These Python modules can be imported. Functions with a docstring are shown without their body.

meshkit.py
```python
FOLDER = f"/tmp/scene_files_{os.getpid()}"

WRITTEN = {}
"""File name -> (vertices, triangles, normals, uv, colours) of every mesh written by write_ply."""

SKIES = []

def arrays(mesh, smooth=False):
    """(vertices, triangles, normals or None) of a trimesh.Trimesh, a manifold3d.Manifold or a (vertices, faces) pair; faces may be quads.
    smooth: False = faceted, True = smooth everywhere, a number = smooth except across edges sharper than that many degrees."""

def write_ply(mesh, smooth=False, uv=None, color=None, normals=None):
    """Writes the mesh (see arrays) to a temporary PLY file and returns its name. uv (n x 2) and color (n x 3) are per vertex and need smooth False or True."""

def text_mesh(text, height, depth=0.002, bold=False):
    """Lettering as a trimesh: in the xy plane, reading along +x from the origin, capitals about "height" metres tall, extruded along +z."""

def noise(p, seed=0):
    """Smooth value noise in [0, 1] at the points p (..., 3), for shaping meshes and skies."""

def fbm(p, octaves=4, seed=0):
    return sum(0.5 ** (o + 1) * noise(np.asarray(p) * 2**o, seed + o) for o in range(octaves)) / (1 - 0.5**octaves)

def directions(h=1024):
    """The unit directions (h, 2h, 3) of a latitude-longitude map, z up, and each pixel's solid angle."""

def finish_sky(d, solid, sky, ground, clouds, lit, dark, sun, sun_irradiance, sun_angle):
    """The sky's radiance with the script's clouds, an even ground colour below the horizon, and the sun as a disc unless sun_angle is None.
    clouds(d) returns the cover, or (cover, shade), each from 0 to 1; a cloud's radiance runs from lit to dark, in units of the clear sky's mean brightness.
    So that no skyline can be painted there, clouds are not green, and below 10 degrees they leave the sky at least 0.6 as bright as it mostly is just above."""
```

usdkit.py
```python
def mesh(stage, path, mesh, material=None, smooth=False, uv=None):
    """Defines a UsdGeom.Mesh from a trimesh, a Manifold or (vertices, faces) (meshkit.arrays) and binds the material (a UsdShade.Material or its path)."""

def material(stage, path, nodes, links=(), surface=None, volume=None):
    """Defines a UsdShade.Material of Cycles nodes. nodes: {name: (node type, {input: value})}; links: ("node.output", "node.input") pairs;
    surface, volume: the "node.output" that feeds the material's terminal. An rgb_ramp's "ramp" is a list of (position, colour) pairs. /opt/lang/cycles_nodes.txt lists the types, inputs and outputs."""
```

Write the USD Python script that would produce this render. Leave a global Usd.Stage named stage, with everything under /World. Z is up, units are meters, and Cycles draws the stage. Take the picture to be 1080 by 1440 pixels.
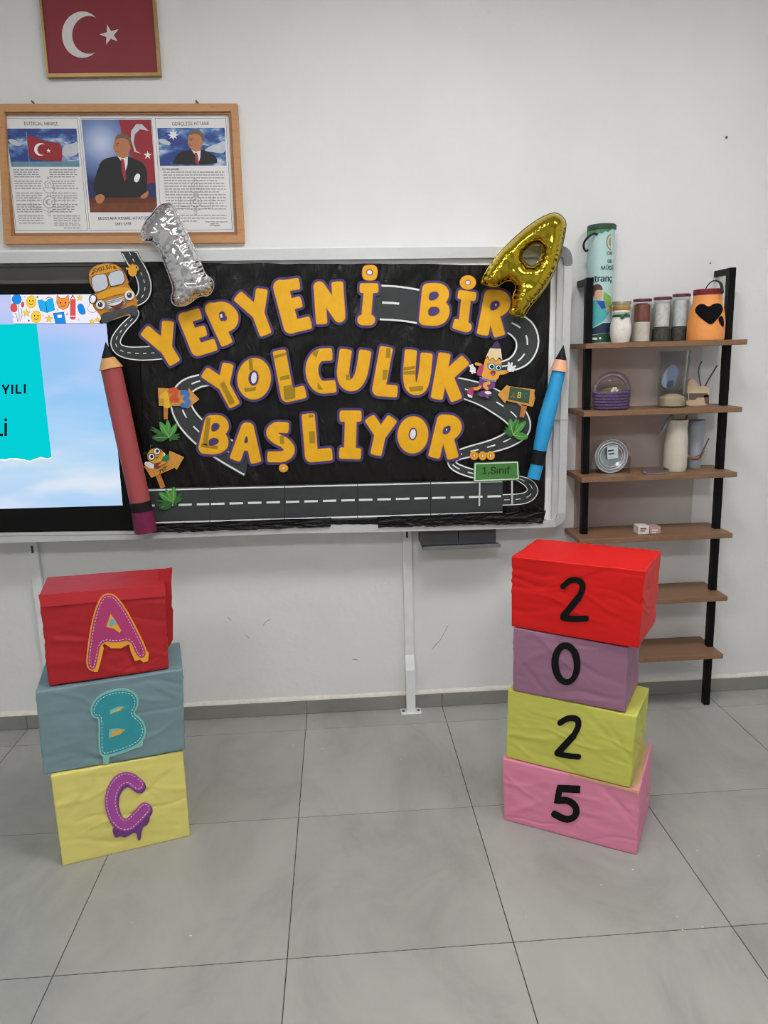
import math, random
import numpy as np, trimesh, shapely
import usdkit, meshkit
from shapely.geometry import Polygon, LineString, Point, MultiPolygon, box as sbox
from shapely.ops import unary_union
from scipy.spatial import Delaunay
from pxr import Usd, UsdGeom, UsdLux, UsdShade, Gf, Sdf

stage = Usd.Stage.CreateInMemory()
UsdGeom.SetStageUpAxis(stage, 'Z')
UsdGeom.SetStageMetersPerUnit(stage, 1.0)
UsdGeom.Xform.Define(stage, '/World')
UsdGeom.Scope.Define(stage, '/World/Looks')
rng = random.Random(5)

# ------------------------------------------------------------------ camera, light, exposure
F = 1028.94                                   # focal length in pixels of the 1080 px wide frame
H = 1.542                                     # camera height
M = np.array([[0.99760749, 0.03890643, -0.05714536], [-0.06405873, 0.20940175, -0.97572916], [-0.0259958, 0.97705537, 0.21139305]])
EYE = np.array([0, 0, H])
cam = UsdGeom.Camera.Define(stage, '/World/camera')
cam.AddTransformOp().Set(Gf.Matrix4d(*[float(v) for v in np.vstack([np.hstack([M.T, np.zeros((3, 1))]), [0, 0, H, 1]]).ravel()]))
cam.CreateHorizontalApertureAttr(36.0)
cam.CreateVerticalApertureAttr(48.0)
cam.CreateFocalLengthAttr(36.0 * F / 1080)
cam.CreateClippingRangeAttr(Gf.Vec2f(0.05, 100))
cam.CreateExposureAttr(0.0)
# (x, y, radiance) of the ceiling panels; the rear pair is unseen, added as fill; built in ceiling_light()
LAMPS = [(-1.3, 1.4, 8.0, 'front left'), (0.3, 1.4, 25.5, 'front middle'), (1.6, 1.4, 16.5, 'front right'), (-1.3, -1.0, 25.0, 'added unseen fill at rear left'), (0.3, -1.0, 40.0, 'added unseen fill at rear middle')]
ILL = 0.88                                    # how much of a white surface's light reaches the picture, used to choose albedos
YW, ZC = 2.989, 3.15                          # back wall, ceiling
XL, XR, YB = -3.2, 3.0, -3.6                  # other walls


# ------------------------------------------------------------------ helpers
def lin(c):
    c = np.asarray(c, float) / 255.0
    return np.where(c <= 0.04045, c / 12.92, ((c + 0.055) / 1.055) ** 2.4)


MATS = {}


def mat(name, rgb, rough=0.55, metal=0.0, var=0.06, scale=18.0, bump=0.0, bscale=60.0, ill=None, spec=0.5, coat=0.0, trans=0.0, alpha=1.0, bdist=0.004, stretch=None, bdetail=5.0):
    """A procedural material whose colour under the room's light comes near rgb (sRGB 0-255)."""
    if name in MATS:
        return MATS[name]
    c = np.clip(lin(rgb) / (ill or ILL), 0.004, 0.92)
    n = {'g': ('geometry', {}), 'n': ('noise_texture', {'scale': scale, 'detail': 4.0, 'roughness': 0.6}),
         'r': ('rgb_ramp', {'ramp': [(0.25, tuple(c * (1 - var))), (0.75, tuple(np.clip(c * (1 + var), 0, 0.95)))]}),
         'p': ('principled_bsdf', {'roughness': rough, 'metallic': metal, 'specular_ior_level': spec, 'coat_weight': coat, 'transmission_weight': trans, 'alpha': alpha})}
    l = [('g.position', 'n.vector'), ('n.fac', 'r.fac'), ('r.color', 'p.base_color')]
    if bump:
        n['bn'] = ('noise_texture', {'scale': bscale, 'detail': bdetail, 'roughness': 0.55})
        n['b'] = ('bump', {'strength': min(1.0, bump), 'distance': bdist})
        if stretch:
            n['mp'] = ('mapping', {'scale': stretch})
            l += [('g.position', 'mp.vector')]
        l += [('mp.vector' if stretch else 'g.position', 'bn.vector'), ('bn.fac', 'b.height'), ('b.normal', 'p.normal')]
    MATS[name] = usdkit.material(stage, '/World/Looks/' + name, n, l, surface='p.BSDF')
    return MATS[name]


def emit(name, rgb, strength=1.0):
    if name not in MATS:
        MATS[name] = usdkit.material(stage, '/World/Looks/' + name, {'e': ('emission', {'color': tuple(lin(rgb)), 'strength': strength})}, [], surface='e.emission')
    return MATS[name]


USED = {}


def numbered(parent, name):
    k = USED.get((parent, name), 0)
    USED[(parent, name)] = k + 1
    return name if k == 0 else f'{name}_{k:03d}'


def custom(prim, **kw):
    for k, v in kw.items():
        if v:
            prim.SetCustomDataByKey(k, v)


class Thing:
    """Collects parts, then writes one Xform at the thing's base with its parts (and sub-parts) below it."""

    def __init__(self, name, label=None, cat=None, group=None, kind=None):
        self.name, self.meta, self.parts = name, dict(label=label, category=cat, group=group, kind=kind), []

    def add(self, name, mesh, m, parent=None, label=None, smooth=False, kind=None):
        self.parts.append((name, mesh, m, parent, label, smooth, kind))
        return len(self.parts) - 1

    def done(self):
        vs = np.vstack([meshkit.arrays(p[1])[0] for p in self.parts])
        lo, hi = vs.min(0), vs.max(0)
        base = np.array([(lo[0] + hi[0]) / 2, (lo[1] + hi[1]) / 2, lo[2]])
        path = '/World/' + numbered('/World', self.name)
        x = UsdGeom.Xform.Define(stage, path)
        x.AddTranslateOp().Set(Gf.Vec3d(*map(float, base)))
        custom(x.GetPrim(), **self.meta)
        paths = []
        for name, mesh, m, parent, label, smooth, kind in self.parts:
            up = path if parent is None else paths[parent]
            p = up + '/' + numbered(up, name)
            v, f, _ = meshkit.arrays(mesh)
            g = usdkit.mesh(stage, p, (v - base, f), m, smooth=smooth)
            custom(g.GetPrim(), label=label, kind=kind)
            paths.append(p)
        self.path = path
        return x


def single(name, mesh, m, label=None, cat=None, group=None, kind=None, smooth=False):
    v, f, _ = meshkit.arrays(mesh)
    lo, hi = v.min(0), v.max(0)
    base = np.array([(lo[0] + hi[0]) / 2, (lo[1] + hi[1]) / 2, lo[2]])
    g = usdkit.mesh(stage, '/World/' + numbered('/World', name), (v - base, f), m, smooth=smooth)
    UsdGeom.Xformable(g).AddTranslateOp().Set(Gf.Vec3d(*map(float, base)))
    custom(g.GetPrim(), label=label, category=cat, group=group, kind=kind)
    return g


def ray(px, py):
    return M @ np.array([(px - 540) / F, (720 - py) / F, -1.0])


def at(px, py, y):
    """The point where the line of sight of a pixel meets the plane at depth y."""
    d = ray(px, py)
    return EYE + d * (y / d[1])


def ground(px, py, z=0.0):
    d = ray(px, py)
    return EYE + d * ((z - H) / d[2])


class Plane:
    """A vertical surface through o facing n; things stuck on it are outlines extruded off it by real thicknesses."""

    def __init__(self, o, n):
        self.o, self.n = np.asarray(o, float), np.asarray(n, float)
        self.u, self.v = np.array([-self.n[1], self.n[0], 0]), np.array([0, 0, 1.0])

    def uv(self, pts, z):
        out = []
        for px, py in pts:
            d = ray(px, py)
            p = EYE + d * (((self.o + self.n * z - EYE) @ self.n) / (d @ self.n))
            out.append(((p - self.o) @ self.u, (p - self.o) @ self.v))
        return out

    def world(self, U, V, Z):
        return self.o + np.outer(U, self.u) + np.outer(V, self.v) + np.outer(Z, self.n)

    def extr(self, poly, z0, z1):
        meshes = []
        for g in polys(poly):
            e = self.uv(g.exterior.coords, z1)
            q = Polygon(e, [self.uv(i.coords, z1) for i in g.interiors]).buffer(0)
            for s in polys(q):
                s = s.simplify(0.0001)
                if s.area < 1e-8:
                    continue
                m = trimesh.creation.extrude_polygon(s, z1 - z0, engine='earcut')
                v = np.array(m.vertices)
                meshes.append(trimesh.Trimesh(self.world(v[:, 0], v[:, 1], v[:, 2] + z0), m.faces, process=False))
        return trimesh.util.concatenate(meshes)

    def text(self, text, p0, p1, cap, z0, z1, bold=False):
        m = meshkit.text_mesh(text, 1.0, 1.0, bold)
        v = np.array(m.vertices)
        a, b = np.array(self.uv([p0, p1], z1))
        c = np.array(self.uv([(p0[0], p0[1] - cap)], z1)[0])
        w = v[:, 0].max() - v[:, 0].min()
        s = (v[:, 0] - v[:, 0].min()) / w
        hgt = np.linalg.norm(c - a)
        d = (b - a) / np.linalg.norm(b - a)
        up = np.array([-d[1], d[0]]) * hgt
        uv = a + np.outer(s, b - a) + np.outer(v[:, 1], up)
        return trimesh.Trimesh(self.world(uv[:, 0], uv[:, 1], z0 + v[:, 2] * (z1 - z0)), m.faces, process=False)


WALL = Plane((0, YW, 0), (0, -1, 0))
YD = YW - 0.07                                # the board stands off the wall on its rails
BRD = Plane((0, YD, 0), (0, -1, 0))


def polys(g):
    if g.is_empty:
        return []
    return [p for p in getattr(g, 'geoms', [g]) if p.geom_type == 'Polygon' and p.area > 0]


def Z(ox, oy, s):
    """Turns coordinates read in an enlarged crop into picture coordinates."""
    return lambda *pts: [(ox + x / s, oy + y / s) for x, y in pts]


fA, fB, f1, f2 = Z(180, 340, 3), Z(460, 340, 3), Z(0, 0, 3), Z(0, 340, 3.273)
fBus, fSg, fPen, fBal = Z(100, 350, 6.75), Z(180, 520, 6.26), Z(630, 480, 6), Z(600, 280, 4.909)
fPo, fLP, fSc, fSh, fS2, fCan = Z(100, 140, 4.32), Z(0, 130, 6), Z(0, 340, 9), Z(780, 280, 3.6), Z(840, 380, 4.909), Z(790, 300, 7.2)
fBx, fB4, fRb, f7 = Z(0, 780, 3.13), Z(0, 730, 3), Z(680, 730, 2.88), Z(560, 320, 3.132)


def chaikin(p, n=3, closed=False):
    p = np.asarray(p, float)
    for _ in range(n):
        q = np.vstack([p, p[:1]]) if closed else p
        a, b = q[:-1] * 0.75 + q[1:] * 0.25, q[:-1] * 0.25 + q[1:] * 0.75
        r = np.empty((2 * len(a), 2))
        r[0::2], r[1::2] = a, b
        p = r if closed else np.vstack([p[:1], r[1:-1], p[-1:]])
    return p


def blob(pts, n=3):
    return Polygon(chaikin(pts, n, True)).buffer(0)


def pg(pts):
    return Polygon(pts).buffer(0)


def stroke(pts, r, smooth=0):
    return LineString(chaikin(pts, smooth) if smooth and len(pts) > 2 else pts).buffer(r, quad_segs=6)


def flat(pts, w, smooth=0):
    return LineString(chaikin(pts, smooth) if smooth and len(pts) > 2 else pts).buffer(w / 2, cap_style=2, quad_segs=6)


def ell(c, rx, ry, rot=0):
    t = np.linspace(0, 2 * np.pi, 28, endpoint=False)
    a, b = rx * np.cos(t), ry * np.sin(t)
    k = math.radians(rot)
    return Polygon(np.c_[c[0] + a * math.cos(k) - b * math.sin(k), c[1] + a * math.sin(k) + b * math.cos(k)])


def star(c, R, r=0.4, n=5, rot=-90):
    return Polygon([(c[0] + (R if k % 2 == 0 else R * r) * math.cos(math.radians(rot + 180 / n * k)), c[1] + (R if k % 2 == 0 else R * r) * math.sin(math.radians(rot + 180 / n * k))) for k in range(2 * n)])


def dashes(line, on, off, w, start=0.0):
    out, s = [], start
    L = line.length
    while s + on < L:
        seg = shapely.ops.substring(line, s, s + on)
        if seg.length > 0:
            out.append(seg.buffer(w / 2, cap_style=2))
        s += on + off
    return out


def bx(x0, x1, y0, y1, z0, z1, bevel=0.0):
    m = trimesh.creation.box([x1 - x0, y1 - y0, z1 - z0])
    if bevel:
        c = np.array([x1 - x0, y1 - y0, z1 - z0]) / 2
        pts = []
        for k in range(3):
            h = c.copy() - bevel
            h[k] = c[k]
            pts += [np.array([sx, sy, sz]) * h for sx in (-1, 1) for sy in (-1, 1) for sz in (-1, 1)]
        m = trimesh.convex.convex_hull(np.array(pts))
    m.apply_translation([(x0 + x1) / 2, (y0 + y1) / 2, (z0 + z1) / 2])
    return m


def tube(pts, r, n=10):
    pts = np.asarray(pts, float)
    rr = np.broadcast_to(np.asarray(r, float), (len(pts),))
    t = np.gradient(pts, axis=0)
    t /= np.maximum(np.linalg.norm(t, axis=1, keepdims=True), 1e-9)
    ref = np.array([0, 0, 1.0]) if abs(t[0][2]) < 0.9 else np.array([1.0, 0, 0])
    v, prev = [], None
    for k in range(len(pts)):
        a = np.cross(t[k], ref) if prev is None else prev - t[k] * (prev @ t[k])
        a /= np.linalg.norm(a)
        prev = a
        b = np.cross(t[k], a)
        for j in range(n):
            an = 2 * np.pi * j / n
            v.append(pts[k] + rr[k] * (a * math.cos(an) + b * math.sin(an)))
    v += [pts[0], pts[-1]]
    f, N = [], len(pts)
    for k in range(N - 1):
        for j in range(n):
            a, b = k * n + j, k * n + (j + 1) % n
            f += [(a, b, b + n), (a, b + n, a + n)]
    for j in range(n):
        f.append((N * n, (j + 1) % n, j))
        f.append((N * n + 1, (N - 1) * n + j, (N - 1) * n + (j + 1) % n))
    return trimesh.Trimesh(np.array(v), np.array(f), process=False)


def spline(pts, n=8):
    pts = np.asarray(pts, float)
    from scipy.interpolate import CubicSpline
    t = np.arange(len(pts))
    return CubicSpline(t, pts)(np.linspace(0, len(pts) - 1, n * (len(pts) - 1) + 1))


def lathe(profile, c, n=32):
    m = trimesh.creation.revolve(np.asarray(profile, float), sections=n)
    m.apply_translation(c)
    return m


def quadface(poly, m):
    return m


def grid_mesh(P):
    a, b = P.shape[:2]
    i = np.arange(a * b).reshape(a, b)
    f = np.concatenate([np.stack([i[:-1, :-1], i[1:, :-1], i[1:, 1:]], -1).reshape(-1, 3), np.stack([i[:-1, :-1], i[1:, 1:], i[:-1, 1:]], -1).reshape(-1, 3)])
    return trimesh.Trimesh(P.reshape(-1, 3), f, process=False)


# ------------------------------------------------------------------ materials of the setting
def plaster(name, c, stain):
    c = np.asarray(c, float)
    return usdkit.material(stage, '/World/Looks/' + name, {
        'g': ('geometry', {}), 's': ('separate_xyz', {}),
        'n': ('noise_texture', {'scale': 2.2, 'detail': 6.0, 'roughness': 0.6}), 'r': ('rgb_ramp', {'ramp': [(0.3, tuple(c * 0.965)), (0.7, tuple(c * 1.02))]}),
        'n2': ('noise_texture', {'scale': 7.0, 'detail': 8.0, 'roughness': 0.75}), 'r2': ('rgb_ramp', {'ramp': [(0.66, (0, 0, 0)), (0.76, (1, 1, 1))]}),
        'k': ('math', {'math_type': 'multiply', 'value2': stain}), 'm': ('mix_color', {'b': tuple(c * np.array([0.86, 0.84, 0.80]))}),
        'bn': ('noise_texture', {'scale': 30.0, 'detail': 6.0, 'roughness': 0.6}), 'b': ('bump', {'strength': 0.16, 'distance': 0.01}),
        'p': ('principled_bsdf', {'roughness': 0.55, 'specular_ior_level': 0.3})},
        [('g.position', 'n.vector'), ('n.fac', 'r.fac'), ('g.position', 'n2.vector'), ('n2.fac', 'r2.fac'), ('r2.color', 'k.value1'), ('k.value', 'm.fac'), ('r.color', 'm.a'), ('m.result', 'p.base_color'),
         ('g.position', 'bn.vector'), ('bn.fac', 'b.height'), ('b.normal', 'p.normal')], surface='p.BSDF')


M_wall = plaster('wall_plaster', (0.78, 0.778, 0.772), 0.35)
M_ceil = plaster('ceiling_plaster', (0.80, 0.80, 0.79), 0.0)
M_grout = mat('grout', (62, 62, 60), 0.9)


def tile_mat(name, k):
    c = np.array([0.350, 0.348, 0.322]) * k
    return usdkit.material(stage, '/World/Looks/' + name, {
        'g': ('geometry', {}), 'mp': ('mapping', {'scale': (1.0, 0.6, 1.0)}),
        'n': ('noise_texture', {'scale': 3.2, 'detail': 8.0, 'roughness': 0.68, 'distortion': 0.6}), 'r': ('rgb_ramp', {'ramp': [(0.28, tuple(c * 0.80)), (0.5, tuple(c)), (0.75, tuple(c * 1.16))]}),
        'n2': ('noise_texture', {'scale': 90.0, 'detail': 3.0, 'roughness': 0.6}), 'r2': ('rgb_ramp', {'ramp': [(0.70, (0, 0, 0)), (0.78, (1, 1, 1))]}),
        'k': ('math', {'math_type': 'multiply', 'value2': 0.25}), 'm': ('mix_color', {'b': tuple(c * 1.6)}),
        'n3': ('noise_texture', {'scale': 12.0, 'detail': 5.0, 'roughness': 0.7}), 'r3': ('map_range', {'from_min': 0.3, 'from_max': 0.7, 'to_min': 0.42, 'to_max': 0.6}),
        'bn': ('noise_texture', {'scale': 70.0, 'detail': 4.0}), 'b': ('bump', {'strength': 0.08, 'distance': 0.003}),
        'p': ('principled_bsdf', {'specular_ior_level': 0.4})},
        [('g.position', 'mp.vector'), ('mp.vector', 'n.vector'), ('n.fac', 'r.fac'), ('g.position', 'n2.vector'), ('n2.fac', 'r2.fac'), ('r2.color', 'k.value1'), ('k.value', 'm.fac'), ('r.color', 'm.a'),
         ('m.result', 'p.base_color'), ('g.position', 'n3.vector'), ('n3.fac', 'r3.value'), ('r3.result', 'p.roughness'), ('g.position', 'bn.vector'), ('bn.fac', 'b.height'), ('b.normal', 'p.normal')], surface='p.BSDF')


M_tiles = [tile_mat(f'floor_tile_{w}', k) for w, k in (('plain', 1.0), ('pale', 1.06), ('dark', 0.94))]
M_skirt = tile_mat('skirting_tile', 0.72)


def wood(name, c, sc, axis_scale):
    c = lin(c) / ILL
    return usdkit.material(stage, '/World/Looks/' + name, {
        'g': ('geometry', {}), 'mp': ('mapping', {'scale': axis_scale}), 'n': ('noise_texture', {'scale': sc, 'detail': 6.0, 'roughness': 0.65, 'distortion': 1.2}),
        'r': ('rgb_ramp', {'ramp': [(0.25, tuple(c * 0.62)), (0.48, tuple(c)), (0.62, tuple(c * 0.85)), (0.8, tuple(c * 1.2))]}), 'p': ('principled_bsdf', {'roughness': 0.5})},
        [('g.position', 'mp.vector'), ('mp.vector', 'n.vector'), ('n.fac', 'r.fac'), ('r.color', 'p.base_color')], surface='p.BSDF')


# ------------------------------------------------------------------ the room
single('wall_back', bx(XL, XR, YW, YW + 0.12, 0, ZC), M_wall, 'pale grey plastered classroom wall behind the board', kind='structure')
single('wall_left', bx(XL - 0.12, XL, YB, YW, 0, ZC), M_wall, kind='structure', label='pale plaster wall left of the frame')
single('wall_right', bx(XR, XR + 0.12, YB, YW, 0, ZC), M_wall, kind='structure', label='pale plaster wall right of the frame')
single('wall_front', bx(XL, XR, YB - 0.12, YB, 0, ZC), M_wall, kind='structure', label='pale plaster wall behind the camera')
single('ceiling', bx(XL, XR, YB, YW, ZC, ZC + 0.1), M_ceil, kind='structure', label='plain white plaster ceiling')
fl = Thing('floor', 'grey stone-look floor tiles with thin dark joints', kind='structure')
fl.add('grout_bed', bx(XL, XR, YB, YW, -0.05, -0.0015), M_grout)
X0, Y0, T = -0.189, 2.8418, 0.6
for i in range(-6, 6):
    for j in range(-1, 11):
        xa, xb, ya, yb = X0 + T * i, X0 + T * (i + 1), Y0 - T * (j + 1), Y0 - T * j
        xa, xb, ya, yb = max(xa, XL), min(xb, XR), max(ya, YB), min(yb, YW)
        if xb - xa > 0.02 and yb - ya > 0.02:
            fl.add('floor_tile', bx(xa + 0.0013, xb - 0.0013, ya + 0.0013, yb - 0.0013, -0.02, 0, 0.0008), M_tiles[rng.randrange(3)])
fl.done()
bb = Thing('baseboard_back', 'dark grey tile skirting along the foot of the back wall', kind='structure')
for i in range(-6, 6):
    xa, xb = max(X0 + T * i, XL), min(X0 + T * (i + 1), XR)
    if xb - xa > 0.02:
        bb.add('skirting_tile', bx(xa + 0.001, xb - 0.001, YW - 0.009, YW, 0.001, 0.064, 0.001), M_skirt)
xs = np.linspace(XL, XR, 700)
prof = []
for x in xs:                                                     # uneven plaster edge left on top of the skirting
    hgt = 0.006 + 0.014 * meshkit.fbm(np.array([x * 9, 0.3, 1.7]), 4, 3)
    dep = 0.005 + 0.006 * meshkit.noise(np.array([x * 14, 5.3, 1.7]), 4)
    prof.append([(x, YW, 0.064), (x, YW - dep, 0.064), (x, YW - dep * 0.9, 0.064 + hgt * 0.6), (x, YW, 0.064 + hgt * 1.3)])
bb.add('plaster_edge', grid_mesh(np.array(prof)[:, ::-1]), mat('plaster_edge', (214, 210, 200), 0.8, var=0.1, scale=40, bump=0.5), smooth=40)
bb.done()
marks = Thing('trim_1', 'small scratches and scuffs in the wall plaster', kind='structure')
M_scuff = mat('scuff', (150, 146, 138), 0.8)
for pts, w in (([(370, 880), (374, 874), (380, 871)], 0.8), ([(608, 912), (620, 899), (630, 880)], 0.8), ([(496, 927), (503, 928)], 1.0), ([(320, 868), (325, 872)], 0.8), ([(345, 893), (350, 897)], 0.8)):
    marks.add('scratch', WALL.extr(stroke(pts, w / 2), 0.0, 0.0006), M_scuff)
marks.add('nail_hole', WALL.extr(ell((1022, 193), 1.4, 1.8), 0.0, 0.004), mat('nail_dark', (70, 64, 60), 0.5))
marks.add('nail_hole', WALL.extr(ell((999, 370), 0.8, 1.0), 0.0, 0.003), mat('nail_dark', (70, 64, 60), 0.5))
marks.done()


def ceiling_light(x, y, s, where):
    t = Thing('ceiling_light', f'square white LED ceiling panel, {where} of the room', 'lamp', 'ceiling lamps')
    t.add('frame', trimesh.util.concatenate([bx(x - 0.32, x + 0.32, y - 0.32, y - 0.3, ZC - 0.03, ZC), bx(x - 0.32, x + 0.32, y + 0.3, y + 0.32, ZC - 0.03, ZC),
                                             bx(x - 0.32, x - 0.3, y - 0.3, y + 0.3, ZC - 0.03, ZC), bx(x + 0.3, x + 0.32, y - 0.3, y + 0.3, ZC - 0.03, ZC)]), mat('lamp_frame', (235, 235, 235), 0.4))
    t.add('diffuser', bx(x - 0.3, x + 0.3, y - 0.3, y + 0.3, ZC - 0.02, ZC), emit(f'lamp_glow_{s:g}'.replace('.', '_'), (252, 252, 252), s))
    t.done()


for L in LAMPS:
    ceiling_light(*L)

sp = []
for px, py in ((453, 1053), (412, 1048), (493, 1051), (564, 1068), (627, 1096), (660, 1105), (703, 1023), (952, 1289), (960, 1308), (988, 1304), (1007, 1300), (920, 1141), (932, 1170), (988, 1161), (1014, 1147), (1022, 1148), (980, 1197), (1067, 1204), (890, 1223), (845, 1244), (1005, 996), (968, 992), (185, 1298), (268, 1316), (740, 1290), (52, 1033)):
    g_ = ground(px, py)
    m = trimesh.creation.icosphere(1, 1.0)
    m.apply_transform(np.diag([rng.uniform(0.0015, 0.004), rng.uniform(0.001, 0.003), 0.0008, 1]))
    m.apply_translation(g_ + [0, 0, 0.0009])
    sp.append(m)
single('paper_specks', trimesh.util.concatenate(sp), mat('speck_white', (205, 203, 196), 0.8), 'tiny white specks of paper scattered over the grey floor tiles', 'paper specks', kind='stuff')

# ------------------------------------------------------------------ whiteboard rail, screen
M_alu = mat('brushed_aluminium', (198, 199, 199), 0.38, 0.25, var=0.03, scale=60)
M_alu2 = mat('aluminium_dark_line', (140, 141, 142), 0.45, 0.3)  # darker grey for the joint and groove strips
M_white = mat('white_board', (226, 227, 226), 0.25)
M_capg = mat('grey_plastic', (118, 119, 121), 0.5)
M_black = mat('black_plastic', (10, 11, 13), 0.3, ill=1.0, spec=0.2)
M_dark = mat('dark_recess', (62, 61, 60), 0.6)
bd = Thing('whiteboard', 'wide wall-mounted board in an aluminium frame, half covered by black plastic', 'whiteboard')
bd.add('white_panel', BRD.extr(pg([(-350, 359), (790, 352), (780, 742), (-284, 766)]), -0.068, 0.044), M_white)
bd.add('dark_panel', BRD.extr(pg([(-345, 370), (186, 366), (190, 410), (-338, 414)]), 0.044, 0.047), M_dark)
bd.add('recess_strip', BRD.extr(pg([(-342, 374.2), (184, 369), (184, 373), (-342, 378.2)]), 0.047, 0.053), mat('recess_strip', (84, 82, 80), 0.5))
bd.add('recess_strip', BRD.extr(pg([(-340, 397), (184, 393), (184, 398), (-340, 402)]), 0.047, 0.053), mat('recess_strip', (84, 82, 80), 0.5))
bd.add('top_rail', BRD.extr(pg([(-345, 358.8), (640, 347), (784, 346.5), (784, 361), (640, 363), (-343, 374.1)]), -0.068, 0.064), M_alu)
bd.add('top_lip', BRD.extr(pg([(-345, 355.4), (640, 345), (784, 344.5), (784, 347), (640, 348.5), (-345, 359)]), -0.068, 0.058), mat('alu_lip', (222, 222, 221), 0.4))
bd.add('right_rail', BRD.extr(pg([(793.5, 372), (804.5, 372), (795, 728), (784.5, 728)]), -0.068, 0.066), M_alu)
bd.add('right_inner_rail', BRD.extr(pg([(784.5, 362), (793, 362), (783.8, 737), (775.5, 737)]), -0.068, 0.060), mat('alu_inner', (186, 187, 188), 0.4, 0.15))
bd.add('joint_line', BRD.extr(pg([(776, 590), (798, 590), (798, 591.2), (776, 591.2)]), 0.05, 0.0665), M_alu2)
bd.add('groove', BRD.extr(pg([(793, 362), (794, 362), (785, 737), (784, 737)]), -0.068, 0.0605), M_alu2)
bd.add('bottom_rail', BRD.extr(pg([(-282, 753.4), (190, 747), (400, 739), (600, 738), (764, 733), (780, 731), (782, 741), (764, 742), (600, 747), (400, 750.5), (190, 758.5), (-279, 771.2)]), -0.068, 0.072), M_alu)
bd.add('bottom_groove', BRD.extr(pg([(-282, 757.4), (190, 751), (190, 752), (-282, 758.4)]), 0.07, 0.0725), M_alu2)
bd.add('left_rail', BRD.extr(pg([(-360, 356), (-344, 355.5), (-278, 771.5), (-294, 772)]), -0.068, 0.066), M_alu)
bd.add('corner_cap', BRD.extr(blob([(783, 345.5), (790, 345.5), (797, 347.5), (803, 354), (805.2, 363), (805.2, 373), (792.5, 373), (792.5, 362), (783, 361)], 1), -0.068, 0.069), M_capg, label='rounded dark grey corner cap')
bd.add('corner_cap', BRD.extr(blob([(784, 722), (795.5, 722), (794, 730), (788, 738), (776, 742), (764, 742.5), (764, 732), (776, 732), (782, 730)], 1), -0.068, 0.069), mat('pale_cap', (170, 171, 172), 0.45))
bd.done()

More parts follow.
